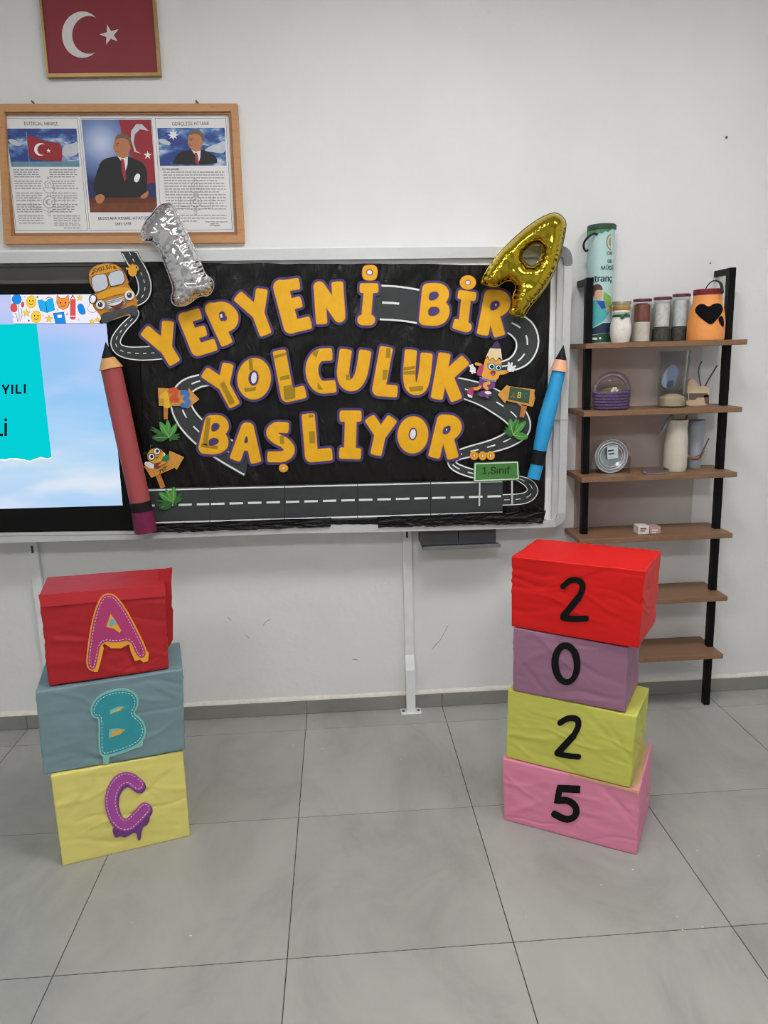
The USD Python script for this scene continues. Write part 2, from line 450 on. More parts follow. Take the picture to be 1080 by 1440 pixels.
tv = Thing('interactive_screen', 'large switched-on display with a blue and turquoise slide, left of the black sheet', 'screen')
tv.add('cabinet', BRD.extr(pg([(-322, 402.9), (192, 399), (206, 747), (-267, 757.5)]), 0.046, 0.056), M_black)
tv.add('bezel', BRD.extr(pg([(-322, 402.9), (192, 399), (206, 747), (-267, 757.5)]).difference(pg([(-300, 416.3), (146, 413.5), (172.6, 711), (-253, 723.1)])), 0.056, 0.0625), M_black)
M_slide = usdkit.material(stage, '/World/Looks/slide_glow', {
    'g': ('geometry', {}), 's': ('separate_xyz', {}), 'mp': ('mapping', {'rotation': (0, -0.35, 0), 'scale': (2.0, 1.0, 6.0)}),
    'n': ('noise_texture', {'scale': 1.15, 'detail': 3.0, 'roughness': 0.5, 'distortion': 0.4}), 'mr': ('map_range', {'from_min': 0.95, 'from_max': 1.80, 'to_min': 0.0, 'to_max': 1.0, 'clamp': True}),
    'r': ('rgb_ramp', {'ramp': [(0.0, tuple(lin((214, 226, 252)))), (0.2, tuple(lin((247, 248, 250)))), (0.4, tuple(lin((178, 218, 252)))), (0.75, tuple(lin((186, 208, 253)))), (1.0, tuple(lin((208, 206, 252))))]}),
    'r2': ('rgb_ramp', {'ramp': [(0.38, (0, 0, 0)), (0.62, (1, 1, 1))]}), 'r3': ('map_range', {'from_min': 1.05, 'from_max': 1.2, 'to_min': 0.9, 'to_max': 0.75}),
    'm': ('mix_color', {'b': tuple(lin((130, 200, 250)))}), 'k': ('math', {'math_type': 'multiply', 'value2': 0.55}), 'e': ('emission', {'strength': 0.95})},
    [('g.position', 's.vector'), ('s.z', 'mr.value'), ('mr.result', 'r.fac'), ('g.position', 'mp.vector'), ('mp.vector', 'n.vector'), ('n.fac', 'r2.fac'), ('r2.color', 'k.value1'), ('k.value', 'm.fac'), ('r.color', 'm.a'),
     ('m.result', 'e.color')], surface='e.emission')
tv.add('slide', BRD.extr(pg([(-300, 416.3), (146, 413.5), (172.6, 711), (-253, 723.1)]), 0.056, 0.0575), M_slide)
E_ = lambda n, c: emit('glow_' + n, c)
bn = tv.add('banner', BRD.extr(pg(fSc((135, 672), (1320, 665), (1350, 1030), (170, 1038))), 0.0575, 0.0578), E_('banner', (240, 238, 250)))
tv.add('banner_edge', BRD.extr(pg(fSc((170, 1036), (1350, 1027), (1350, 1034), (170, 1044))), 0.0575, 0.0579), E_('line', (120, 110, 130)), bn)
tv.add('turquoise_panel', BRD.extr(pg([(-190, 459.8), (51.5, 455.5), (72.3, 643), (66, 644.5), (57, 642.5), (49, 645), (42, 648), (33, 645.5), (24, 644.5), (14, 644), (8, 646), (0, 645.5), (-30, 647), (-62, 646), (-90, 650), (-162, 652)]), 0.0575, 0.0579), E_('turquoise', (4, 206, 214)))
tv.add('torn_edge', BRD.extr(pg([(72.3, 643), (66, 644.5), (57, 642.5), (49, 645), (42, 648), (33, 645.5), (24, 644.5), (14, 644), (8, 646), (0, 645.5), (-30, 647), (-62, 646), (-90, 650), (-162, 652), (-162, 654), (-90, 652), (-62, 648), (-30, 649), (0, 647.5), (8, 648.5), (14, 646), (24, 647), (33, 647.5), (42, 650), (49, 647), (57, 644.5), (66, 646.2), (72.4, 644.6)]), 0.0575, 0.0578), E_('white', (250, 252, 255)))
E_ink = E_('ink', (14, 24, 40))
def sans(ch, x, y, h, w):
    b = h * 0.2
    if ch == 'Y':
        return unary_union([flat([(x + b / 2, y - h), (x + w / 2, y - h * 0.42)], b), flat([(x + w - b / 2, y - h), (x + w / 2, y - h * 0.42)], b), flat([(x + w / 2, y - h * 0.5), (x + w / 2, y)], b)])
    st = flat([(x + b / 2, y - h), (x + b / 2, y)], b)
    if ch == 'L':
        st = st.union(flat([(x, y - b / 2), (x + w, y - b / 2)], b))
    if ch == 'İ':
        st = st.union(sbox(x, y - h * 1.36, x + b, y - h * 1.16))
    return st


for ch, x, y, h, w in (('Y', 2.0, 554.3, 13.3, 12), ('I', 16, 554.0, 13.2, 3), ('L', 22, 553.8, 13.2, 8), ('I', 33.5, 553.3, 13.2, 3), ('L', -6, 613.5, 19, 10), ('İ', 6.2, 613, 18, 4)):
    tv.add('slide_text', BRD.extr(sans(ch, x, y, h, w), 0.0579, 0.0583), E_ink)

def icon(name, shapes):
    par = None
    for k, (n, s, e) in enumerate(shapes):
        i = tv.add(n, BRD.extr(s, 0.0578, 0.0581 + 0.0002 * k + (0.0005 if len(shapes) == 1 else 0)), e, bn)


yl, bl, ol = E_('yellow', (250, 208, 66)), E_('blue', (32, 140, 236)), E_('outline', (60, 60, 80))
cy = E_('cyan', (34, 176, 240))
R_ = E_('red', (226, 84, 84))


def outl(s, w=0.45):
    return s.buffer(w)


for c, rx, ry, e, s in (((212, 728), 58, 62, bl, (232, 795)), ((175, 835), 40, 54, R_, (195, 900)), ((286, 795), 17, 34, R_, (268, 840))):
    b = pg(fSc(*list(ell(c, rx, ry, -8 if c[0] == 175 else 0).exterior.coords)))
    b = b.intersection(pg([(0, 414.6), (200, 413.8), (200, 500), (0, 500)]))
    icon('balloon_icon', [('icon_outline', outl(b, 0.35), ol), ('balloon_icon', b, e)])
    icon('balloon_string', [('balloon_string', stroke(fSc(s, (s[0] + 12, 930), (240 + (s[0] - 232) * 0.4, 1010)), 0.25), ol)])
for c, rx, ry in (((395, 760), 60, 76), ((458, 948), 60, 74)):
    b = pg(fSc(*list(ell(c, rx, ry).exterior.coords)))
    icon('smiley_icon', [('icon_outline', outl(b), E_('amber', (196, 150, 40))), ('smiley_icon', b, yl)])
    for dx in (-20, 22):
        icon('eye', [('icon_outline', pg(fSc(*list(ell((c[0] + dx, c[1] - 12), 8, 11).exterior.coords))), ol), ('eye', pg(fSc(*list(ell((c[0] + dx, c[1] - 12), 8, 11).exterior.coords))), ol)][1:])
    icon('smile', [('smile', stroke(fSc((c[0] - 26, c[1] + 22), (c[0], c[1] + 42), (c[0] + 26, c[1] + 20)), 0.4, 2), ol)])
bk = pg(fSc((482, 745), (525, 735), (575, 765), (620, 725), (665, 720), (690, 860), (595, 895), (510, 868)))
icon('book_icon', [('icon_outline', outl(bk), ol), ('book_icon', bk, cy)])
icon('book_spine', [('book_spine', stroke(fSc((578, 768), (595, 890)), 0.4), ol)])
icon('book_page', [('book_page', stroke(fSc((580, 720), (620, 695), (650, 715)), 0.35, 2), ol)])
ct = pg(fSc((722, 680), (762, 715), (830, 712), (862, 678), (876, 770), (860, 830), (800, 858), (745, 830), (720, 770)))
icon('cat_icon', [('icon_outline', outl(ct), ol), ('cat_icon', ct, E_('orange', (247, 150, 62)))])
for dx in (765, 828):
    icon('eye', [('eye', pg(fSc(*list(ell((dx, 772), 9, 11).exterior.coords))), ol)])
icon('smile', [('smile', stroke(fSc((772, 806), (784, 818), (797, 806), (810, 818), (824, 806)), 0.35, 2), ol)])
for y0, y1 in ((762, 770), (790, 788)):
    icon('whisker', [('whisker', stroke(fSc((700, y0), (730, y1)), 0.25).union(stroke(fSc((865, y1), (892, y0)), 0.25)), ol)])
pn = pg(fSc((893, 730), (920, 672), (952, 730), (952, 965), (940, 980), (905, 980), (893, 965)))
icon('pencil_icon', [('icon_outline', outl(pn), ol), ('pencil_icon', pn, R_)])
icon('pencil_tip', [('pencil_tip', pg(fSc((897, 728), (920, 690), (948, 728))), E_('cream', (252, 226, 170)))])
icon('pencil_band', [('pencil_band', pg(fSc((895, 935), (951, 935), (951, 948), (895, 948))), E_('banner', (240, 238, 250)))])
nb = pg(fSc((675, 905), (805, 892), (830, 1028), (705, 1032)))
icon('notebook_icon', [('icon_outline', outl(nb), ol), ('notebook_icon', nb, bl)])
icon('notebook_label', [('notebook_label', pg(fSc((725, 925), (780, 922), (784, 958), (730, 962))), E_('white', (250, 252, 255)))])
for c, r in (((335, 900), 48), ((618, 975), 48), ((1008, 712), 36), ((1165, 1010), 36), ((1232, 985), 34)):
    s = star((c[0], c[1]), r)
    s = pg(fSc(*list(s.exterior.coords)))
    icon('star_icon', [('icon_outline', outl(s), E_('amber', (196, 150, 40))), ('star_icon', s, yl)])
bd_ = blob(fSc((980, 815), (1010, 782), (1045, 795), (1065, 840), (1085, 900), (1050, 925), (1005, 905), (990, 850)), 2)
icon('bird_icon', [('icon_outline', outl(bd_), ol), ('bird_icon', bd_, bl)])
rb = blob(fSc((1140, 800), (1130, 720), (1150, 700), (1170, 780), (1200, 780), (1230, 850), (1190, 900), (1120, 880), (1110, 830)), 2)
icon('rabbit_icon', [('icon_outline', outl(rb), ol), ('rabbit_icon', rb, E_('banner', (240, 238, 250)))])
for c, col in (((472, 700), ol), ((365, 998), ol), ((848, 915), R_), ((310, 700), E_('pink', (232, 170, 220))), ((545, 935), E_('pink', (232, 170, 220))), ((170, 950), E_('pink', (232, 170, 220))), ((725, 865), E_('pink', (232, 170, 220))), ((995, 985), E_('pink', (232, 170, 220)))):
    icon('sparkle_icon', [('sparkle_icon', pg(fSc(*list(star(c, 16, 0.45).exterior.coords))), col)])
tv.done()

# support posts, pen tray
M_post = mat('white_painted_steel', (214, 216, 217), 0.4)
M_hole = mat('key_hole', (40, 40, 40), 0.6)


def post(pxt, pxb, label):
    (xl, xr), ytop = pxt, 748
    a, b = at(pxt[0], 765, YW - 0.03), at(pxt[1], 765, YW - 0.03)
    x0, x1 = a[0], b[0]
    t = Thing('support_post', label, 'post', 'white steel posts under the board')
    up = bx(x0, x1, YW - 0.022, YW - 0.002, 0.25, 0.86, 0.0015)
    v0, v1 = (x0, x1)
    prof = [(YW - 0.022, 0.26), (YW - 0.050, 0.20), (YW - 0.050, 0.004), (YW - 0.032, 0.004), (YW - 0.032, 0.20), (YW - 0.012, 0.252)]
    m = trimesh.creation.extrude_polygon(Polygon(prof), x1 - x0, engine='earcut')
    v = np.array(m.vertices)
    m = trimesh.Trimesh(np.c_[x0 + v[:, 2], v[:, 0], v[:, 1]], m.faces)
    m.fix_normals()
    t.add('upright', up, M_post)
    t.add('cranked_foot', m, M_post)
    t.add('base_plate', bx(x0 - 0.025, x1 + 0.025, YW - 0.066, YW - 0.012, 0.0, 0.004, 0.001), M_post)
    for xx in (x0 - 0.014, x1 + 0.014):
        t.add('bolt', lathe([(0, 0.010), (0.004, 0.010), (0.006, 0.007), (0.006, 0.004)], (xx, YW - 0.04, 0)), mat('bolt_steel', (90, 90, 90), 0.4, 0.6))
    xm = (x0 + x1) / 2
    t.add('key_slot', bx(xm - 0.004, xm + 0.004, YW - 0.0235, YW - 0.021, 0.785, 0.815), M_hole)
    t.done()


post((566.5, 579.5), None, 'white steel post under the middle of the board with its floor plate in view')
post((36, 50.5), None, 'white steel post at far left, partly behind the stack of letter boxes')
ty = Thing('pen_tray', 'dark grey two-part tray hanging under the board right of the white post', 'tray')
M_tray = mat('tray_grey', (74, 75, 76), 0.45)
a, b = at(592, 760, YW - 0.10), at(697, 760, YW - 0.10)
za, zb, zc = at(592, 745, YW - 0.10)[2] + 0.01, at(595, 769, YW - 0.12)[2], at(595, 773, YW - 0.13)[2]
xm = (a[0] + b[0]) / 2
for k, (p, q) in enumerate(((a[0], xm - 0.001), (xm + 0.001, b[0]))):
    ty.add('tray_half', trimesh.util.concatenate([bx(p, q, YW - 0.105, YW - 0.001, zb, za, 0.002), bx(p + (0.002 if k == 0 else 0), q + (0.012 if k else 0), YW - 0.140, YW - 0.09, zc, zc + 0.008, 0.002)]), M_tray)
ty.add('front_lip', bx(a[0] + 0.003, b[0] + 0.012, YW - 0.143, YW - 0.139, zc, zc + 0.014, 0.001), mat('tray_lip', (108, 109, 110), 0.4))
ty.done()

# ------------------------------------------------------------------ black plastic sheet
M_sheet = usdkit.material(stage, '/World/Looks/black_polythene', {
    'g': ('geometry', {}), 'mp': ('mapping', {'scale': (1.0, 1.0, 0.35)}), 'n': ('noise_texture', {'scale': 26.0, 'detail': 6.0, 'roughness': 0.62, 'distortion': 1.4}), 'b': ('bump', {'strength': 0.42, 'distance': 0.02}),
    'p': ('principled_bsdf', {'base_color': (0.0045, 0.0042, 0.0044), 'roughness': 0.30, 'specular_ior_level': 0.34})},
    [('g.position', 'mp.vector'), ('mp.vector', 'n.vector'), ('n.fac', 'b.height'), ('b.normal', 'p.normal')], surface='p.BSDF')


def sheet(corners, nu, nv, z, amp, seed, ragged=3.0):
    tl, tr, br, bl = [np.array(c, float) for c in corners]
    U, V = np.meshgrid(np.linspace(0, 1, nu), np.linspace(0, 1, nv), indexing='ij')
    P = np.zeros((nu, nv, 3))
    top = meshkit.fbm(np.stack([U[:, 0] * 16, U[:, 0] * 0, U[:, 0] * 0], -1), 3, seed) - 0.5
    bot = meshkit.fbm(np.stack([U[:, 0] * 22, U[:, 0] * 0 + 7, U[:, 0] * 0], -1), 3, seed + 5) - 0.5
    folds = meshkit.fbm(np.stack([U * 26 + 3 * np.sin(V * 3), V * 3.5, 0 * U], -1), 4, seed + 1) + 0.5 * meshkit.fbm(np.stack([U * 9 + V * 7, V * 8 - U * 5, 0 * U], -1), 4, seed + 2)
    edge = np.minimum(V, 1 - V) * 1.0
    pleat = np.exp(-edge / 0.06) * np.abs(np.sin(U * 95 + 9 * meshkit.fbm(np.stack([U * 6, V * 2, 0 * U], -1), 3, seed + 3)))
    zz = z + np.clip(amp * (2.2 * (folds - 0.75)) + amp * 0.9 * pleat, -0.010, 0.006)
    zz[0, :] = zz[-1, :] = z - 0.004
    for i in range(nu):
        for j in range(nv):
            u, v = U[i, j], V[i, j]
            p = (tl * (1 - u) + tr * u) * (1 - v) + (bl * (1 - u) + br * u) * v
            p = p + [0, ragged * top[i] * (1 - v) ** 6 + ragged * 2.4 * bot[i] * v ** 8]
            P[i, j] = at(p[0], p[1], YD - zz[i, j])
    m = grid_mesh(P)
    if m.face_normals[:, 1].mean() > 0:
        m.invert()
    return m


single('plastic_sheet', sheet(((178, 369), (775, 373), (765, 735), (190, 747)), 320, 170, 0.056, 0.008, 11), M_sheet, 'creased black plastic sheet taped over the right part of the board', 'plastic sheet', smooth=True)
hem = Thing('plastic_hem', 'crumpled loose hem of black plastic hanging along the bottom rail of the board', 'plastic hem')
hem.add('bunched_strip', sheet(((184, 737.5), (466, 728), (465, 741), (190, 750)), 160, 22, 0.0775, 0.006, 31, 1.2), M_sheet, smooth=True)
hem.add('bunched_strip', sheet(((530, 727), (768, 718), (763, 736), (532, 742)), 160, 22, 0.0775, 0.006, 41, 1.2), M_sheet, smooth=True)
hem.done()

# ------------------------------------------------------------------ paper roads
M_road = mat('road_paper', (60, 64, 64), 0.6, spec=0.2, var=0.08, scale=30)
M_line = mat('road_white', (226, 228, 228), 0.6, var=0.02)


def varroad(pts, closed_ends=True):
    """A road of changing width: (x, y, width) along the centre line, all in picture coordinates."""
    p = chaikin([q[:2] for q in pts], 3)
    w = np.interp(np.linspace(0, 1, len(p)), np.linspace(0, 1, len(pts)), [q[2] for q in pts])
    d = np.r_[0, np.cumsum(np.linalg.norm(np.diff(p, axis=0), axis=1))]
    d0 = np.asarray([q[:2] for q in pts])
    d0 = np.r_[0, np.cumsum(np.linalg.norm(np.diff(d0, axis=0), axis=1))]
    w = np.interp(d / d[-1], d0 / d0[-1], [q[2] for q in pts])
    parts = [Point(p[i]).buffer(w[i] / 2, quad_segs=8).union(Point(p[i + 1]).buffer(w[i + 1] / 2, quad_segs=8)).convex_hull for i in range(len(p) - 1)]
    return unary_union(parts), LineString(p), (p[0], w[0]), (p[-1], w[-1])


def road(label, pts, dash=(5.0, 6.0), z=0.0655, lw=1.5, inset=0.8, start=3.0, cuts=(), dash_w=1.1):
    base, line, e0, e1 = varroad(pts)
    t = Thing('paper_road', label, 'paper road')
    for c in cuts:
        base = base.difference(c)
    t.add('road_strip', BRD.extr(base, z - 0.0012, z), M_road)
    ed = base.buffer(-inset).difference(base.buffer(-inset - lw))
    for (c, w) in (e0, e1):
        ed = ed.difference(Point(c).buffer(w * 0.40))
        far = LineString([tuple(e0[0]), tuple(e1[0])])
    ends = []
    for c, w, q in ((e0[0], e0[1], line.interpolate(w_ := 4)), (e1[0], e1[1], line.interpolate(line.length - 4))):
        dirv = np.array(c) - np.array([q.x, q.y])
        dirv /= np.linalg.norm(dirv)
        nrm = np.array([-dirv[1], dirv[0]])
        c = np.array(c)
        ends.append(Polygon([c + nrm * w, c - nrm * w, c - nrm * w + dirv * w, c + nrm * w + dirv * w]))
    for e in ends:
        ed = ed.difference(e)
    for g in polys(ed):
        if g.area > 3:
            t.add('edge_line', BRD.extr(g, z, z + 0.0004), M_line)
    for dsh in dashes(line, dash[0], dash[1], dash_w, start):
        t.add('centre_dash', BRD.extr(dsh, z, z + 0.0004), M_line)
    t.done()


def scaled(f, pts, s):
    return [(*f((x, y))[0], w / s) for x, y, w in pts]


road('short grey paper road curving down from the top rail behind the school bus', scaled(fBus, [(545, 15, 150), (590, 110, 145), (670, 230, 140), (705, 350, 140), (690, 440, 130), (640, 490, 110), (560, 520, 90)], 6.75),
     cuts=[sbox(150, 330, 220, 353.5)], start=2)
road('winding grey paper road below the school bus, running to the first letter', scaled(fBus, [(290, 690, 45), (400, 650, 60), (520, 600, 70), (620, 590, 80), (600, 650, 85), (530, 710, 90), (455, 800, 100), (415, 880, 110), (440, 950, 118), (520, 985, 130), (640, 995, 145), (760, 990, 150), (900, 975, 150)], 6.75), z=0.0662, start=16)
road('short straight grey paper road behind the top line, between two words', scaled(fB, [(226, 256, 155), (290, 259, 155), (360, 268, 152), (440, 285, 150)], 3), dash=(24, 23), start=2, dash_w=3.2, lw=2.6)
road('grey paper road bending below the gold balloon at the right end of the top line', scaled(fB, [(690, 330, 100), (770, 335, 100), (830, 370, 112), (850, 425, 105), (830, 485, 88), (780, 520, 62), (720, 528, 48)], 3), dash=(14, 13), start=30, lw=2.3, dash_w=2.3)
road('long snaking grey paper road running from the middle line down to the green sign', scaled(fB, [(500, 600, 80), (580, 620, 92), (660, 645, 100), (740, 690, 105), (800, 735, 105), (822, 785, 95), (780, 830, 75), (700, 862, 62), (600, 885, 55), (535, 905, 48), (520, 935, 42), (560, 962, 45), (640, 985, 45), (740, 995, 42)], 3), dash=(12, 12), start=28, lw=2.0, dash_w=1.9)
road('small grey paper road looping behind the posts of the green sign', scaled(fPen, [(520, 1135, 40), (610, 1160, 62), (690, 1200, 90), (722, 1262, 105), (680, 1315, 105), (590, 1335, 105), (450, 1338, 105)], 6), dash=(8, 8), start=14, lw=1.2, dash_w=1.0, z=0.0662)
road('grey paper road sweeping in an arc past the number sign to behind the bottom line', scaled(fA, [(370, 578, 60), (300, 585, 62), (235, 615, 78), (215, 675, 95), (250, 755, 102), (330, 830, 108), (420, 885, 112), (515, 940, 112)], 3), dash=(13, 15), start=22, lw=2.4, dash_w=2.2,
     cuts=[pg(fA((494, 995), (508, 900), (600, 860), (660, 1020)))])

# the straight road along the bottom, in taped sheets
topl = lambda x: 686.6 + (x - 200) * (674.5 - 686.6) / 507
botl = lambda x: 740.0 + (x - 200) * (724.5 - 740.0) / 507
cuts = [197, 295, 400.2, 503, 605.8, 707]
names = ['leftmost of the five sheets, under the pencil eraser', 'second sheet from the left', 'middle sheet, below the letters', 'fourth sheet from the left', 'rightmost of the five sheets, behind the green sign']
for k in range(5):
    x0, x1 = cuts[k] + 0.25, cuts[k + 1] - 0.25
    z = 0.0668 + 0.0007 * (k % 2)
    t = Thing('road_sheet', 'straight road sheet along the bottom, ' + names[k], 'paper road', 'straight road sheets')
    y = lambda x, s: topl(x) * (1 - s) + botl(x) * s
    band = lambda s0, s1, a, b: pg([(a, y(a, s0)), (b, y(b, s0)), (b, y(b, s1)), (a, y(a, s1))])
    t.add('road_strip', BRD.extr(band(0, 1, x0, x1), z - 0.0012, z), M_road)
    t.add('edge_line', BRD.extr(band(0.035, 0.075, x0 + 0.3, x1 - 0.3), z, z + 0.0004), M_line)
    t.add('edge_line', BRD.extr(band(0.90, 0.945, x0 + 0.3, x1 - 0.3), z, z + 0.0004), M_line)
    for q in range(4):
        xa = x0 + 1.5 + q * 26.0
        xb = min(xa + 19, x1 - 0.5)
        t.add('centre_dash', BRD.extr(band(0.435, 0.492, xa, xb), z, z + 0.0004), M_line)
    t.done()

# ------------------------------------------------------------------ letters of the banner
M_purple = mat('purple_card', (62, 54, 106), 0.6)
M_yellow = mat('yellow_card', (232, 170, 10), 0.55, var=0.09, scale=26)
M_orange = mat('orange_line', (206, 118, 52), 0.6)
M_whitep = mat('white_paper', (226, 224, 232), 0.6)
M_tape = mat('olive_tape', (158, 128, 14), 0.35, var=0.12, scale=70)


def blockletter(f, strokes, s):
    """Thick strokes whose free ends are cut square and slightly rounded, as in hand-cut card letters."""
    shapes = []
    for k, (p, r, sm) in enumerate(strokes):
        r = r * 0.95 / s
        q = np.array(f(*p))
        q = chaikin(q, sm) if sm and len(q) > 2 else q
        rest = [LineString(f(*o[0])) for i, o in enumerate(strokes) if i != k]
        shapes.append(LineString(q).buffer(r, quad_segs=6))
        for e, b in ((q[0], q[1]), (q[-1], q[-2])):
            if all(o.distance(Point(e)) > r * 0.8 for o in rest):
                d = (e - b) / np.linalg.norm(e - b)
                n = np.array([-d[1], d[0]])
                shapes.append(Polygon([e + n * r, e + n * r + d * r * 0.95, e - n * r + d * r * 0.95, e - n * r]))
    return unary_union(shapes).buffer(-2.6).buffer(2.6, quad_segs=6)


def letter(ch, label, f, strokes, rim=12.0, tape=(), white=None, ring=None, solid=None, z=0.0, s=3.0, holes=()):
    face = blockletter(f, strokes, s) if strokes else solid
    if solid is not None and strokes:
        face = face.union(solid)
    face = face.buffer(-0.8).buffer(0.8)
    for h_ in holes:
        face = face.difference(blob(f(*h_), 2))
    if ring is not None:
        face = face.difference(ring)
    back = face.buffer(rim / s, quad_segs=6)
    back = unary_union([Polygon(g.exterior) for g in polys(back)])
    z0 = 0.0668 + z
    t = Thing('card_letter' if ch != '.' else 'card_dot', label, 'letter' if ch != '.' else 'dot')
    t.add('rim', BRD.extr(back, z0, z0 + 0.0025), M_purple, label='dark purple rim')
    t.add('outline', BRD.extr(face.buffer(0.75), z0 + 0.0025, z0 + 0.0030), M_orange)
    t.add('face', BRD.extr(face, z0 + 0.0030, z0 + 0.0045), M_yellow, label='golden yellow face')
    if white is not None:
        t.add('white_centre', BRD.extr(white, z0 + 0.0025, z0 + 0.0034), M_whitep)
    for q in tape:
        t.add('tape', BRD.extr(pg(f(*q)).intersection(face), z0 + 0.0045, z0 + 0.0048), M_tape, label='olive strip of tape')
    t.done()


def rect(x0, y0, x1, y1, k=0):
    return [(x0 + k, y0), (x1 + k, y0), (x1, y1), (x0, y1)]


top_, mid_, bot_ = 'of the top line', 'of the middle line', 'of the bottom line'
letter('Y', 'yellow card letter Y with purple rim, lowest and leftmost letter ' + top_, fA, [([(86, 388), (157, 448)], 26, 0), ([(167, 358), (160, 445)], 25, 0), ([(158, 446), (186, 492)], 26, 0)])
letter('E', 'yellow card letter E right under the silver balloon, in the top line', fA, [([(238, 322), (292, 456)], 26, 0), ([(238, 322), (285, 308)], 24, 0), ([(266, 392), (308, 380)], 23, 0), ([(293, 457), (348, 440)], 26, 0)], z=0.0012)
letter('P', 'yellow card letter P ' + top_, fA, [([(350, 282), (409, 412)], 26, 0), ([(355, 284), (405, 272), (446, 310), (436, 352), (388, 366)], 24, 2)], holes=[((380, 298), (402, 290), (414, 306), (404, 334), (388, 338))], white=pg(fA((388, 308), (396, 304), (399, 318), (391, 322))))
letter('Y', 'yellow card letter Y between the P and the second E ' + top_, fA, [([(478, 242), (545, 302)], 25, 0), ([(562, 222), (550, 300)], 25, 0), ([(548, 300), (574, 370)], 26, 0)])
letter('E', 'large yellow card letter E in the middle ' + top_, fA, [([(645, 192), (688, 356)], 33, 0), ([(645, 188), (700, 180)], 25, 0), ([(668, 270), (710, 258)], 24, 0), ([(688, 360), (747, 346)], 27, 0)], z=0.0012)
letter('N', 'yellow card letter N ' + top_, fA, [([(807, 192), (816, 325)], 24, 0), ([(807, 192), (892, 316)], 25, 0), ([(884, 192), (892, 316)], 25, 0)])
letter('I', 'yellow card letter I with serifs under its dot, beside the N ' + top_, fA, [([(998, 196), (1036, 196)], 21, 0), ([(1016, 196), (1004, 328)], 20, 0), ([(990, 330), (1020, 330)], 23, 0)], z=0.0012)
letter('.', 'yellow ring dot above the I of the first word ' + top_, fA, [], solid=blob(fA((1000, 100), (1040, 98), (1053, 115), (1050, 150), (1035, 164), (1000, 162), (988, 145), (990, 112)), 2), ring=pg(fA(*list(ell((1019, 129), 16, 14).exterior.coords))), rim=3,
       white=pg(fA(*list(ell((1019, 129), 11, 9).exterior.coords))), z=0.002)
letter('B', 'yellow card letter B of the short word ' + top_, fB, [([(426, 200), (412, 328)], 25, 0), ([(426, 198), (480, 196), (496, 222), (475, 252), (430, 258)], 23, 2), ([(430, 262), (490, 268), (496, 305), (470, 334), (412, 330)], 23, 2)], holes=[((430, 212), (466, 208), (476, 228), (458, 248), (426, 250)), ((426, 276), (468, 272), (480, 296), (456, 316), (424, 314))])
letter('I', 'yellow card letter I between B and R of the short top word', fB, [([(570, 224), (610, 230)], 19, 0), ([(588, 226), (574, 352)], 20, 0), ([(553, 350), (588, 360)], 22, 0)])
letter('.', 'yellow ring dot above the I of the short top word, left of the gold balloon', fB, [], solid=pg(fB(*list(ell((594, 172), 33, 29).exterior.coords))), ring=pg(fB(*list(ell((594, 172), 13, 12).exterior.coords))), rim=3, white=pg(fB(*list(ell((594, 172), 9, 8).exterior.coords))), z=0.001)
letter('R', 'yellow card letter R just below the gold balloon, last ' + top_, fB, [([(688, 226), (660, 370)], 25, 0), ([(688, 224), (740, 226), (756, 260), (730, 296), (680, 298)], 23, 2), ([(700, 300), (722, 376)], 25, 0)], holes=[((690, 250), (722, 246), (734, 268), (708, 292), (684, 290))], z=0.0012, white=pg(fB((708, 262), (716, 262), (712, 274))))
letter('Y', 'yellow card letter Y, first ' + mid_, fA, [([(340, 562), (402, 604)], 25, 0), ([(418, 536), (404, 602)], 24, 0), ([(402, 602), (440, 672)], 25, 0)], tape=[[(388, 600), (405, 588), (452, 680), (430, 690)]], z=0.0012)
letter('O', 'yellow card letter O with a white hole, second ' + mid_, fA, [], solid=pg(fA(*list(ell((532, 578), 70, 87, 5).exterior.coords))), ring=pg(fA(*list(ell((530, 575), 23, 34, 5).exterior.coords))), white=pg(fA(*list(ell((531, 574), 12, 24, 5).exterior.coords))),
       tape=[[(508, 496), (524, 494), (528, 540), (512, 542)], [(490, 618), (540, 612), (538, 628), (492, 634)]])
letter('L', 'yellow card letter L, third ' + mid_, fA, [([(642, 484), (672, 646)], 28, 0), ([(672, 650), (724, 638)], 27, 0)], tape=[[(612, 482), (672, 464), (676, 474), (616, 494)], [(640, 570), (680, 560), (682, 578), (642, 586)], [(655, 610), (705, 600), (706, 660), (660, 668)]], z=0.0012)
letter('C', 'yellow card letter C ' + mid_, fA, [([(836, 476), (800, 478), (774, 520), (778, 576), (808, 616), (852, 612)], 27, 2)], tape=[[(775, 470), (808, 448), (795, 490)], [(800, 590), (822, 625), (800, 622)]])
letter('U', 'yellow card letter U just right of the C ' + mid_, fB, [([(76, 478), (64, 560), (80, 604), (120, 606), (146, 560), (158, 482)], 26, 2)], tape=[[(78, 560), (106, 560), (100, 585), (80, 582)]], z=0.0012)
letter('L', 'yellow card letter L between the two U letters ' + mid_, fB, [([(246, 470), (218, 622)], 28, 0), ([(218, 626), (272, 630)], 26, 0)], tape=[[(250, 450), (268, 450), (266, 490), (248, 490)], [(236, 540), (256, 540), (250, 582), (234, 582)]])
letter('U', 'yellow card letter U just left of the K ' + mid_, fB, [([(352, 480), (344, 570), (356, 622), (398, 620), (412, 560), (418, 494)], 26, 2)], tape=[[(322, 530), (370, 524), (370, 536), (322, 544)], [(322, 548), (372, 542), (372, 560), (322, 560)], [(345, 612), (405, 608), (405, 628), (350, 632)]], z=0.0012)
letter('K', 'yellow card letter K, last letter ' + mid_, fB, [([(492, 494), (466, 640)], 26, 0), ([(488, 584), (568, 512)], 25, 0), ([(508, 572), (538, 646)], 26, 0)])
